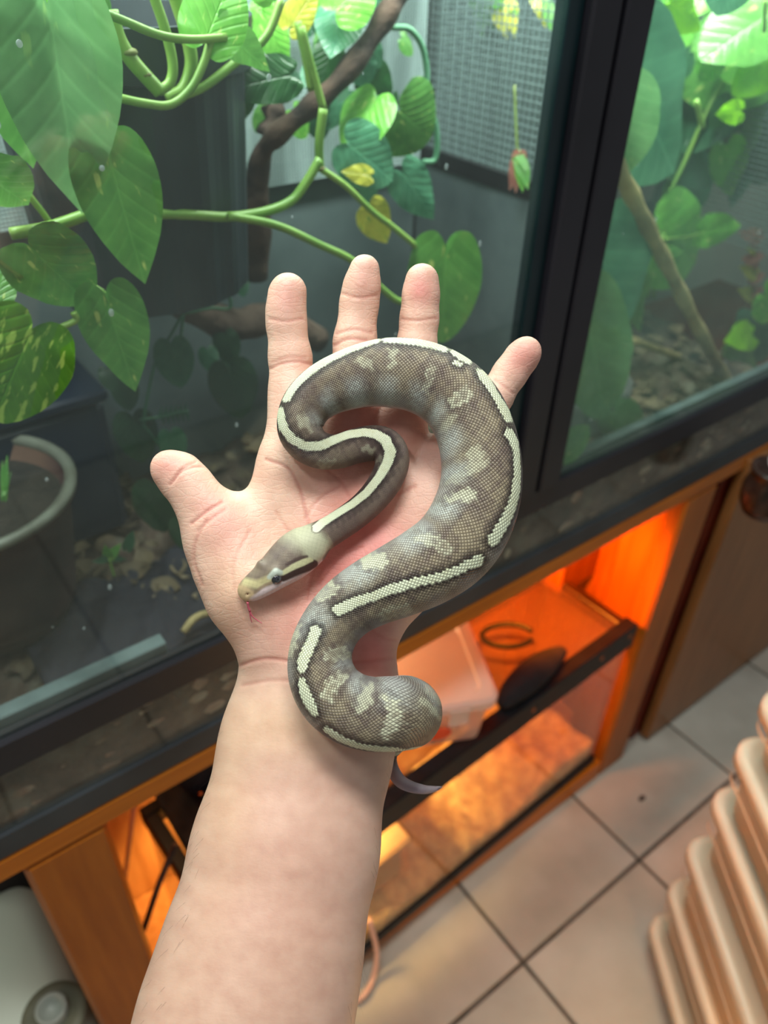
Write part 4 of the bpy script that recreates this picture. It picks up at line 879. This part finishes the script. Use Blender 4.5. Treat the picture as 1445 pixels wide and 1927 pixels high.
# distance: lies on the skin, over the finger roots at the top
def skin_d(x, y):
    return np.interp(y, [640, 760, 900, 1050, 1180, 1290, 1450], [.3475, .3455, .343, .339, .336, .333, .327])
sk = skin_d(x_, y_); headk = np.clip((x_ < 615)*(y_ > 1000)*(y_ < 1125)*1., 0, 1)
rm = r_*sk/F
hd_ = -V[:, 2]; hfr = NR[:, 2] > .0
hp = PX[hfr]; hd_ = hd_[hfr]
for i in range(0, len(x_), 4):
    if o_[i] > .0015: continue
    m_ = np.hypot(hp[:, 0]-x_[i], hp[:, 1]-y_[i]) < max(10, r_[i]*.62)
    v_ = np.percentile(hd_[m_], 6) if m_.sum() > 12 else np.nan
    sk[i:i+4] = v_
ok = ~np.isnan(sk); sk = np.interp(np.arange(len(sk)), np.where(ok)[0], sk[ok])
kz = np.hanning(121); kz /= kz.sum(); sk = np.where(np.arange(len(sk)) > 300, np.convolve(np.pad(sk, 60, mode='edge'), kz, 'valid'), sk)
dep = sk - rm*hf_*.93 + o_
dep = np.where((x_ > 740) & (y_ > 1300) & (o_ > .0), .318 + o_, dep)
# smooth the distance along the body
k_ = np.hanning(61); k_ /= k_.sum(); pad = np.pad(dep, 30, mode='edge'); depS = np.convolve(pad, k_, 'valid')
Cn = np.stack([(x_-W/2)*depS/F, (H/2-y_)*depS/F, -depS], 1); RM = r_*depS/F
seg = np.linalg.norm(np.diff(Cn, axis=0), axis=1); sl_ = np.concatenate([[0], np.cumsum(seg)])
NRING = 1500
# denser rings, even along the body
t_ = np.linspace(0, 1, NRING); ss = sl_[-1]*t_
def rs(a): return np.interp(ss, sl_, a)
C3 = np.stack([rs(Cn[:, i]) for i in range(3)], 1); RR = rs(RM); HF = rs(hf_); X2 = rs(x_); Y2 = rs(y_); R2 = rs(r_)
T3 = np.gradient(C3, axis=0); kk = np.ones(9)/9
T3 = np.stack([np.convolve(np.pad(T3[:, i], 4, mode='edge'), kk, 'valid') for i in range(3)], 1); T3 /= np.linalg.norm(T3, axis=1)[:, None]
B3 = np.zeros_like(T3); b0 = np.array([0, 0, 1.])
for i in range(NRING):
    ref = b0 if i == 0 else B3[i-1]
    if abs(T3[i, 2]) < .75 and X2[i] < 745 or i < 900: ref = np.array([0, 0, 1.])
    q = ref - T3[i]*(ref @ T3[i]); B3[i] = q/np.linalg.norm(q)
N3 = np.cross(T3, B3)
NS = 200; th = 2*np.pi*np.arange(NS)/NS
HN = 0
cs, sn = np.cos(th), np.sin(th)
T2 = np.stack([np.gradient(X2), np.gradient(Y2)], 1); T2 /= np.linalg.norm(T2, axis=1)[:, None]+1e-9
# N3 seen in the picture plane -> px side vector
sv = np.stack([N3[:, 0], -N3[:, 1]], 1); sv /= np.linalg.norm(sv, axis=1)[:, None]+1e-9
prof_b = np.where(cs > 0, np.abs(cs)**.92*np.sign(cs), cs*.86)          # slightly keeled back, flat belly
Vs = C3[:, None, :] + RR[:, None, None]*(sn[None, :, None]*N3[:, None, :] + (prof_b[None, :]*HF[:, None])[:, :, None]*B3[:, None, :])
P2 = np.stack([X2[:, None] + R2[:, None]*sn[None]*sv[:, :1], Y2[:, None] + R2[:, None]*sn[None]*sv[:, 1:]], 2)
# scale rows
NROW = 62
dphi = np.gradient(ss)/np.maximum(2*np.pi*RR/NROW*.95, .00028); PHI = np.cumsum(dphi)
U = np.repeat(PHI[:, None], NS, 1); Vc = np.repeat((th*NROW/(2*np.pi))[None], NRING, 0)
# centre of the scale each vertex belongs to (diamond lattice)
p_, q_ = np.floor(U+Vc)+.5, np.floor(U-Vc)+.5; uc, vc = (p_+q_)/2, (p_-q_)/2
thc = vc*2*np.pi/NROW; ic = np.interp(uc, PHI, np.arange(NRING)); ici = np.clip(np.round(ic).astype(int), 0, NRING-1)
snc, csc = np.sin(thc), np.cos(thc)
PC = np.stack([X2[ici]+R2[ici]*snc*sv[ici, 0], Y2[ici]+R2[ici]*snc*sv[ici, 1]], 2)
isbody = (ici > 250)
headring = 0
for i in range(NRING):
    if X2[i] < 612 and Y2[i] > 1000 and i < 400: headring = i
PC[:headring] = P2[:headring]; csc[:headring] = cs[None]; snc[:headring] = sn[None]
FL = PC.reshape(-1, 2); FC = csc.reshape(-1); FI = np.repeat(np.arange(NRING), NS); FS = snc.reshape(-1)
rng = np.random.RandomState(3)
hsh = np.sin(p_*12.9898+q_*78.233)*43758.5453; hsh = (hsh-np.floor(hsh)).reshape(-1)
def capd(pts):
    """signed distance to a chain of discs with changing radius, in chart units"""
    d = np.full(len(FL), 1e9); xs = [p[0] for p in pts]; 
    bx0, bx1 = min(xs)-60, max(xs)+60; ys = [p[1] for p in pts]; by0, by1 = min(ys)-60, max(ys)+60
    m_ = (FL[:, 0] > bx0) & (FL[:, 0] < bx1) & (FL[:, 1] > by0) & (FL[:, 1] < by1) & (FC > -.25); Pm = FL[m_]; dm = np.full(len(Pm), 1e9)
    pts = list(pts) if len(pts) > 1 else [pts[0], (pts[0][0]+.1, pts[0][1], pts[0][2])]
    for a, b2 in zip(pts[:-1], pts[1:]):
        A = np.array(a[:2], float); B = np.array(b2[:2], float); ab = B-A; h = np.clip(((Pm-A)@ab)/(ab@ab), 0, 1)
        dm = np.minimum(dm, np.linalg.norm(Pm-A-h[:, None]*ab, axis=1)-(a[2]+h*(b2[2]-a[2])))
    d[m_] = dm; return d
CREAM = [
 [(592, 997, 8), (606, 984, 7.5), (632, 968, 7), (662, 950, 7), (690, 928, 7.5), (713, 900, 8), (728, 875, 9), (736, 855, 9.5), (728, 832, 9), (710, 820, 8.5), (684, 816, 8), (655, 820, 8.5), (625, 830, 8.5), (598, 839, 8.5), (572, 838, 8), (550, 826, 8), (535, 806, 8.5), (529, 780, 8)],
 [(537, 758, 7.5), (546, 741, 8), (560, 722, 8), (582, 702, 8.5), (610, 683, 8.5), (645, 665, 8.5), (680, 652, 7.5), (712, 643, 6)],
 [(731, 642, 7), (760, 645, 7), (790, 648, 8), (815, 654, 8), (838, 663, 7)], [(771, 650, 4), (771, 658, 2)],
 [(858, 668, 8), (872, 677, 10), (882, 686, 7)], [(856, 696, 5), (865, 700, 4)],
 [(906, 714, 12), (914, 728, 11), (924, 748, 8.5), (936, 768, 9), (946, 784, 12), (950, 796, 10)],
 [(952, 828, 12), (960, 838, 11), (965, 860, 7.5), (966, 895, 8), (962, 930, 10), (953, 960, 9.5), (940, 985, 11), (922, 1012, 11), (914, 1022, 11)],
 [(887, 1059, 11), (872, 1062, 9), (850, 1072, 8), (815, 1084, 8), (775, 1091, 8.5), (735, 1102, 9), (705, 1114, 8), (680, 1122, 9), (655, 1134, 10), (638, 1142, 10)],
 [(595, 1185, 10), (590, 1205, 9.5), (582, 1225, 11), (576, 1245, 11), (576, 1258, 9)],
 [(577, 1283, 8), (583, 1300, 10.5), (592, 1316, 10.5), (598, 1326, 9)],
 [(619, 1360, 7.5), (640, 1375, 8), (668, 1388, 8), (700, 1396, 8), (735, 1402, 8), (765, 1399, 8), (790, 1391, 7), (808, 1376, 5)],
]
for k_i in (1, 2, 4):
    CREAM[k_i] = [(x+(735-x)/math.hypot(735-x, 760-y)*4.5, y+(760-y)/math.hypot(735-x, 760-y)*4.5, r+1.2) for x, y, r in CREAM[k_i]]
DIM = [ # light side patches: points, strength, ring?
 ([(858, 772, 12), (872, 762, 14)], .75, 1), ([(886, 868, 15), (893, 885, 15), (880, 898, 10)], .5, 0), ([(835, 948, 5), (855, 944, 9), (872, 945, 13)], .75, 0), ([(780, 1012, 6), (800, 1018, 10), (825, 1034, 12)], .65, 1),
 ([(693, 1053, 13), (715, 1052, 14)], .9, 0), ([(603, 1118, 10), (615, 1110, 15), (628, 1104, 12)], .95, 1), ([(560, 1180, 7), (553, 1205, 8), (549, 1232, 6)], .8, 1), ([(727, 1150, 11), (745, 1143, 12), (763, 1140, 10)], .5, 1),
 ([(625, 1234, 12), (640, 1228, 14), (652, 1236, 9)], .7, 1), ([(625, 1300, 9), (634, 1284, 11), (650, 1270, 7)], .85, 1), ([(705, 1366, 6), (711, 1350, 7), (718, 1320, 7), (712, 1300, 6)], .95, 1), ([(672, 1316, 7), (684, 1300, 9), (690, 1285, 8)], .8, 0),
 ([(761, 1326, 5), (756, 1312, 6), (750, 1300, 5)], .6, 0), ([(811, 1330, 5), (806, 1315, 6), (798, 1300, 5)], .6, 1), ([(784, 1310, 5), (772, 1290, 10)], .4, 0), ([(556, 1310, 6), (562, 1328, 6)], .4, 1),
 ([(684, 690, 8), (700, 696, 10)], .5, 0), ([(744, 672, 7), (742, 700, 6)], .55, 0), ([(811, 708, 9), (806, 730, 8), (800, 745, 6)], .6, 1), ([(574, 800, 9), (582, 806, 7)], .55, 0), ([(688, 848, 6), (700, 850, 6)], .5, 0), ([(600, 874, 8), (620, 873, 8)], .35, 1), ([(715, 870, 5), (722, 890, 5)], .3, 0),
 ([(850, 800, 7), (836, 815, 9)], .4, 0), ([(865, 905, 8), (845, 915, 8)], .3, 0),
]
n2 = lambda sx, sy, ph: np.sin(FL[:, 0]*sx+ph)*np.sin(FL[:, 1]*sy+ph*1.7)
clump = .5+.5*np.clip(n2(.051, .043, 1.)+.7*n2(.17, .13, 2.)+.5*n2(.023, .031, .5)+.5*n2(.31, .27, 4.), -1, 1)
wob = 3.*np.sin(FL[:, 0]*.23+FL[:, 1]*.31)+2.4*np.sin(FL[:, 0]*.41-FL[:, 1]*.19)+(hsh-.5)*5
def mixc(a, b, t): t = np.clip(t, 0, 1)[:, None]; return a*(1-t)+b*t
base = np.tile(L3(112, 98, 86), (len(FL), 1)); base = mixc(base, L3(156, 144, 116)[None], clump*.8)
base = mixc(base, L3(150, 142, 120)[None], np.clip((hsh-.55)*1.6, 0, 1)*.55)
base = mixc(base, L3(80, 66, 64)[None], np.clip((.3-hsh)*2.2, 0, 1)*.55)
# neck and front body are darker, plummier brown
RI = FI; neckk = np.clip(1-(ss[RI]-ss[headring])/(.18), 0, 1)*(RI > headring)
base = mixc(base, L3(98, 80, 78)[None], neckk*.75)
# paler, greyer flanks
sdf_side = np.abs(FS)
inner = np.clip((sdf_side-.55)/.4, 0, 1)
blotchy = .5+.5*np.sin(ss[RI]*520)*1.0
base = mixc(base, L3(168, 168, 166)[None], inner*(.30+.45*blotchy)*(ss[RI] > ss[headring]+.12))
LF = [(598, 790, 8), (640, 752, 16), (700, 745, 20), (760, 752, 22), (808, 785, 22), (832, 830, 24), (838, 885, 30), (828, 940, 30), (795, 985, 24), (750, 1025, 20), (700, 1055, 18), (640, 1105, 20), (590, 1175, 16), (556, 1240, 8)]
LG = [(655, 1255, 10), (690, 1292, 16), (745, 1292, 18), (800, 1300, 14)]
for q_l, st_l in ((LF, .85), (LG, .8)):
    d = capd(q_l); kf = np.clip(1-(d+4)/22, 0, 1)*st_l*(.55+.45*np.sin(ss[RI]*330+FL[:, 0]*.02))*(.5+.6*hsh)
    base = mixc(base, L3(182, 188, 180)[None], kf)
    base = mixc(base, L3(60, 50, 50)[None], np.clip(1-np.abs(d-14)/14, 0, 1)*st_l*.35*(.5-.5*np.sin(ss[RI]*330)))
# distance to cream marks
dC = np.full(len(FL), 1e9)
for p in CREAM: dC = np.minimum(dC, capd(p))
endm = (X2[FI] > 744) & (R2[FI] > 34) & (FI > 1050) & (FC > -.3)
sgn = FS*np.sign(sv[FI, 1]); dC = np.where(endm, np.minimum(dC, (np.abs(sgn-.80)-.10)*68), dC)
dark = np.clip(1-(dC-1)/(13+wob), 0, 1)**.7
base = mixc(base, L3(34, 22, 25)[None], dark*.92)
for pts, stg, ring in DIM:
    d = capd(pts)+wob*.8; k1 = np.clip((2-d)/4, 0, 1)
    edge = np.exp(-((d+3)/4.5)**2)
    stt = k1*stg*((.45+.55*hsh) if ring else (.65+.35*hsh)); 
    if ring: stt = np.maximum(stt*.5, edge*stg*k1*.9)
    base = mixc(base, L3(206, 208, 178)[None], stt)
    base = mixc(base, L3(78, 64, 62)[None], np.exp(-((d-5)/4)**2)*.45*stg)
cream = np.clip((.0-dC)/1.2+.5, 0, 1)
cc_ = mixc(np.tile(L3(224, 232, 200), (len(FL), 1)), L3(204, 204, 164)[None], clump*.6*(hsh))
base = mixc(base, cc_, cream)
# belly
bel = np.clip((-.05-FC)/.25, 0, 1); base = mixc(base, L3(226, 202, 196)[None], bel)
# pinkish edge low on the inner flank of the big bend
pk_ = np.clip((.28-FC)/.22, 0, 1)*np.exp(-((FL[:, 0]-740)/130)**2-((FL[:, 1]-770)/60)**2)*1.2; base = mixc(base, L3(214, 188, 182)[None], pk_)
# tail tip pale lilac
tl_ = np.clip((FI-(NRING-150))/40, 0, 1)*1.0
tailk = np.clip((ss[FI]-(ss[-1]-.040))/.006, 0, 1); base = mixc(base, L3(206, 186, 196)[None], tailk); base = mixc(base, L3(90, 72, 84)[None], tailk*np.clip(FS*-1.2-.2, 0, 1)*.6*(.5+.5*np.sin(ss[FI]*900)))
# ---- head colouring
HM = FI <= headring+6
if True:
    hx_ = np.where(HM)[0]; fl = FL; 
    def cp(pts): 
        d = capd(pts); return d
    hb = mixc(np.tile(L3(134, 120, 102), (len(FL), 1)), L3(100, 84, 78)[None], clump*.7)
    hb = mixc(hb, L3(190, 190, 160)[None], np.clip(1-cp([(572, 1005, 14), (592, 1036, 24)])/14, 0, 1))
    hb = mixc(hb, L3(196, 196, 164)[None], np.clip(1-cp([(545, 1012, 8), (560, 1020, 14)])/22, 0, 1)*.6)
    hb = mixc(hb, L3(204, 178, 138)[None], np.clip(1-cp([(461, 1112, 12), (474, 1120, 8)])/9, 0, 1))
    hb = mixc(hb, L3(214, 204, 152)[None], np.clip(1-cp([(466, 1093, 3), (486, 1098, 4), (507, 1090, 3)])/7, 0, 1)*.85)
    hb = mixc(hb, L3(226, 206, 204)[None], np.clip(1-cp([(486, 1130, 9), (500, 1120, 11), (516, 1112, 9), (534, 1105, 8), (560, 1095, 6.5), (585, 1082, 6), (608, 1060, 5)])/6, 0, 1))
    hb = mixc(hb, L3(150, 128, 104)[None], np.clip(1-cp([(484, 1112, 1.2), (500, 1101, 1.2), (512, 1096, 1)])/3, 0, 1)*.8)
    hb = mixc(hb, L3(62, 44, 40)[None], np.clip(1-cp([(532, 1090, 4), (552, 1080, 5.5), (575, 1070, 7), (590, 1062, 6)])/3, 0, 1))
    hb = mixc(hb, L3(78, 60, 54)[None], np.clip(1-cp([(536, 1066, 1.5), (556, 1058, 2), (570, 1053, 1)])/3, 0, 1)*.9)
    hb = mixc(hb, L3(206, 204, 160)[None], np.clip(1-cp([(531, 1080, 3), (548, 1071, 4), (565, 1064, 4.5), (582, 1056, 2.5)])/2.5, 0, 1))
    hb = mixc(hb, L3(196, 206, 190)[None], np.clip(1-cp([(508, 1086, 3), (518, 1077, 4), (526, 1080, 3)])/3, 0, 1))
    hb = mixc(hb, L3(88, 72, 72)[None], np.clip(1-cp([(612, 1052, 4), (620, 1040, 4)])/4, 0, 1)*.8)
    # head shields: faint net of darker seams
    net = np.abs(np.sin(FL[:, 0]*.42+FL[:, 1]*.10))*np.abs(np.sin(FL[:, 1]*.40-FL[:, 0]*.13)); hb = mixc(hb, hb*.78, np.clip((.30-net)*3, 0, 1)*.6)
    w_ = np.clip((headring+10-FI)/20, 0, 1)
    hb = mixc(hb, L3(70, 50, 50)[None], np.clip(1-(dC-.5)/2.5, 0, 1)*.8*(FL[:, 0] > 584)); hb = mixc(hb, L3(232, 236, 208)[None], cream*(FL[:, 0] > 586)); base = mixc(base, hb, w_)
    bel = np.clip((-.15-FC)/.2, 0, 1)*w_; base = mixc(base, L3(232, 216, 212)[None], bel)
idx = np.arange(NRING*NS).reshape(NRING, NS); a = idx[:-1]; b2 = idx[1:]
quads = np.stack([a, np.roll(a, -1, 1), np.roll(b2, -1, 1), b2], 2).reshape(-1, 4)
# brow ridge, eye socket and nostril relief on the head
Vf = Vs.reshape(-1, 3).copy(); nrm_dir = (sn[None, :, None]*N3[:, None, :] + cs[None, :, None]*B3[:, None, :]).reshape(-1, 3)
def relief(x, y, rx, amt):
    k = np.exp(-(((FL[:, 0]-x)**2+(FL[:, 1]-y)**2)/rx**2))*HM*(FC > 0); return nrm_dir*(k*amt)[:, None]
Vf += relief(517, 1079, 10, .0012)+relief(522, 1091, 7, -.0006)+relief(471, 1116, 3, -.0006)+relief(490, 1062, 8, .0009)+relief(570, 1030, 26, .0008)+relief(498, 1098, 9, -.0005)
lipd = capd([(470, 1134, .5), (500, 1122, .5), (535, 1104, .5), (570, 1089, .5), (600, 1068, .5)]); Vf -= nrm_dir*(np.exp(-(lipd/2.2)**2)*HM*(FC > 0)*.00035)[:, None]
ends0 = C3[0]; ends1 = C3[-1]; n0 = len(Vf); Vf = np.vstack([Vf, ends0, ends1])
me_q = quads
snake = None
vv_ = c2w(Vf); me = bpy.data.meshes.new('snake'); 
f0 = [(n0, (k+1) % NS, k) for k in range(NS)]; f1 = [(n0+1, (NRING-1)*NS+k, (NRING-1)*NS+(k+1) % NS) for k in range(NS)]
me.vertices.add(len(vv_)); me.vertices.foreach_set('co', vv_.astype(np.float32).ravel())
ntri = len(f0)+len(f1); lv = np.concatenate([me_q.ravel(), np.array(f0+f1).ravel()]).astype(np.int32)
me.loops.add(len(lv)); me.loops.foreach_set('vertex_index', lv)
me.polygons.add(len(me_q)+ntri); me.polygons.foreach_set('loop_start', np.concatenate([np.arange(0, len(me_q)*4, 4), len(me_q)*4+np.arange(0, ntri*3, 3)]).astype(np.int32))
me.update(calc_edges=True); me.shade_smooth()
snake = bpy.data.objects.new('snake', me); COL.objects.link(snake)
colv = np.vstack([base, L3(196, 178, 130), L3(150, 140, 150)])
ca = me.attributes.new('tint', 'FLOAT_COLOR', 'POINT'); ca.data.foreach_set('color', np.concatenate([colv, np.ones((len(colv), 1))], 1).astype(np.float32).ravel())
UVs = np.stack([U, Vc], 2).reshape(-1, 2); UVs = np.vstack([UVs, UVs[0], UVs[-1]])
vi = lv; uvl = UVs[vi].copy()
# seam: last column wraps
qn = len(me_q)*4; uq = uvl[:qn].reshape(-1, 4, 2); wrap = (uq[:, :, 1].max(1)-uq[:, :, 1].min(1)) > NROW/2
fix = uq[wrap]; fix[:, :, 1] = np.where(fix[:, :, 1] < NROW/2, fix[:, :, 1]+NROW, fix[:, :, 1]); uq[wrap] = fix; uvl[:qn] = uq.reshape(-1, 2)
u = me.uv_layers.new(name='UVMap'); u.data.foreach_set('uv', uvl.astype(np.float32).ravel())
hk = np.maximum(np.clip((FI-(headring-35))/60., 0, 1), .28*np.clip((FI-headring*.35)/20., 0, 1)); hk = np.concatenate([hk, [0, 1]]); ha = me.attributes.new('scaly', 'FLOAT', 'POINT'); ha.data.foreach_set('value', hk.astype(np.float32))
# material
m = bpy.data.materials.new('snake_skin'); m.use_nodes = True; nt = m.node_tree; N = nt.nodes; Lk = nt.links; b = N['Principled BSDF']
def nm(op, a, c=None):
    n_ = N.new('ShaderNodeMath'); n_.operation = op
    for i, q in enumerate((a, c)):
        if q is None: continue
        if isinstance(q, (int, float)): n_.inputs[i].default_value = q
        else: Lk.new(q, n_.inputs[i])
    return n_.outputs[0]
at = N.new('ShaderNodeAttribute'); at.attribute_name = 'tint'; sc_a = N.new('ShaderNodeAttribute'); sc_a.attribute_name = 'scaly'
tc = N.new('ShaderNodeTexCoord'); sp = N.new('ShaderNodeSeparateXYZ'); Lk.new(tc.outputs['UV'], sp.inputs[0])
pp = nm('ABSOLUTE', nm('SUBTRACT', nm('FRACT', nm('ADD', sp.outputs[0], sp.outputs[1])), .5)); qq = nm('ABSOLUTE', nm('SUBTRACT', nm('FRACT', nm('SUBTRACT', sp.outputs[0], sp.outputs[1])), .5))
mxd = nm('MAXIMUM', pp, qq)                       # 0 centre of a scale, .5 at its seam
edge = nm('POWER', nm('MULTIPLY', mxd, 2.), 5.)
edge = nm('MULTIPLY', edge, sc_a.outputs['Fac'])
cr_ = N.new('ShaderNodeMixRGB'); cr_.blend_type = 'MULTIPLY'; Lk.new(nm('MULTIPLY', edge, .85), cr_.inputs[0]); Lk.new(at.outputs['Color'], cr_.inputs[1]); cr_.inputs[2].default_value = (.42, .36, .36, 1)
# paler middle of each scale
ctr = nm('MULTIPLY', nm('POWER', nm('SUBTRACT', 1., nm('MULTIPLY', mxd, 2.)), 1.5), sc_a.outputs['Fac'])
mc = N.new('ShaderNodeVectorMath'); mc.operation = 'SCALE'; Lk.new(nm('ADD', nm('MULTIPLY', ctr, .55), .96), mc.inputs['Scale']); Lk.new(cr_.outputs[0], mc.inputs[0])
Lk.new(mc.outputs[0], b.inputs['Base Color']); b.inputs['Roughness'].default_value = .42; b.inputs['Specular IOR Level'].default_value = .45
hh = nm('MULTIPLY', nm('SUBTRACT', 1., nm('POWER', nm('MULTIPLY', mxd, 2.), 3.)), sc_a.outputs['Fac'])
bp = N.new('ShaderNodeBump'); bp.inputs['Strength'].default_value = .7; bp.inputs['Distance'].default_value = .0004; Lk.new(hh, bp.inputs['Height']); Lk.new(bp.outputs[0], b.inputs['Normal'])
me.materials.append(m)
tag(snake, 'brown and cream ball python lying in loops on the open palm', 'snake'); recenter(snake)
# eye on the visible side, set into the head
def head_pt(x, y, out=0.0):
    d2 = ((FL[:, 0]-x)**2+(FL[:, 1]-y)**2) + 1e6*(~(HM & (FC > 0))); i = int(np.argmin(d2)); return c2w(Vf[i]+nrm_dir[i]*out), R @ nrm_dir[i]
ep, en = head_pt(522, 1091, -.0012)
eye = MB().sphere((0, 0, 0), .0026, 24).build('eye', mat('dark_eye', (30, 30, 34), (52, 52, 58), 300, .04, spec=1.0, coat=1), None, True)
eye.parent = snake; eye.location = Vector(ep) - snake.location; tag(eye, 'glossy dark grey eye')
# pupil
pe = MB().sphere((0, 0, 0), .00095, 16, (.8, .8, 1.2)).build('pupil', mat('black_pupil', (2, 2, 2), None, rough=.05, coat=1), None, True); pe.parent = eye; pe.location = Vector(en)*.0018
ep2, en2 = head_pt(492, 1058, -.0019)
eye2 = MB().sphere((0, 0, 0), .0019, 16).build('eye', bpy.data.materials['dark_eye'], None, True); eye2.parent = snake; eye2.location = Vector(ep2) - snake.location
npn, _ = head_pt(471, 1116, -.0001)
no = MB().sphere((0, 0, 0), .00035, 10).build('nostril', mat('nostril_dark', (110, 60, 50), None, rough=.8), None, True); no.parent = snake; no.location = Vector(npn) - snake.location
# forked tongue
tb = MB(); d0 = depS[30]-.002
r0 = [px(466, 1133, d0), px(467, 1141, d0+.001), px(470, 1150, d0+.002)]
tb.tube(spline(r0, 4), .00055, 8); tb.tube(spline([px(470, 1150, d0+.002), px(475, 1160, d0+.003), px(484, 1167, d0+.004), px(493, 1173, d0+.004)], 4), [.0004-.00002*i for i in range(13)], 6)
tb.tube(spline([px(470, 1150, d0+.002), px(471, 1161, d0+.003), px(474, 1172, d0+.004)], 4), [.0004-.00003*i for i in range(9)], 6)
to = tb.build('tongue', mat('pink_tongue', (196, 96, 110), None, rough=.3), None, True); to.parent = snake; to.location = -snake.location; tag(to, 'thin pink forked tongue')
cp_ = pz(1208, 1502, .002); o = MB().sphere((0, 0, 0), .006, 10, (1.5, .8, .4)).build('crumb', M_soil, None, True); o.location = (cp_[0], cp_[1], .002); tag(o, 'small dark crumb lying on a floor tile in front of the cabinet', 'crumb')
# ================================================================== put every thing's origin at its base
bpy.context.view_layer.update()
for o in [o for o in sc.objects if o.type == 'EMPTY' and o.parent is None and 'label' in o and o.location.length < 1e-9]:
    pts = []
    for ch in o.children:
        if ch.type == 'MESH': pts += [ch.matrix_world @ Vector(c_) for c_ in ch.bound_box]
    if not pts: continue
    c_ = Vector(((min(p.x for p in pts)+max(p.x for p in pts))/2, (min(p.y for p in pts)+max(p.y for p in pts))/2, min(p.z for p in pts)))
    for ch in o.children: ch.location = ch.location - c_
    o.location = c_
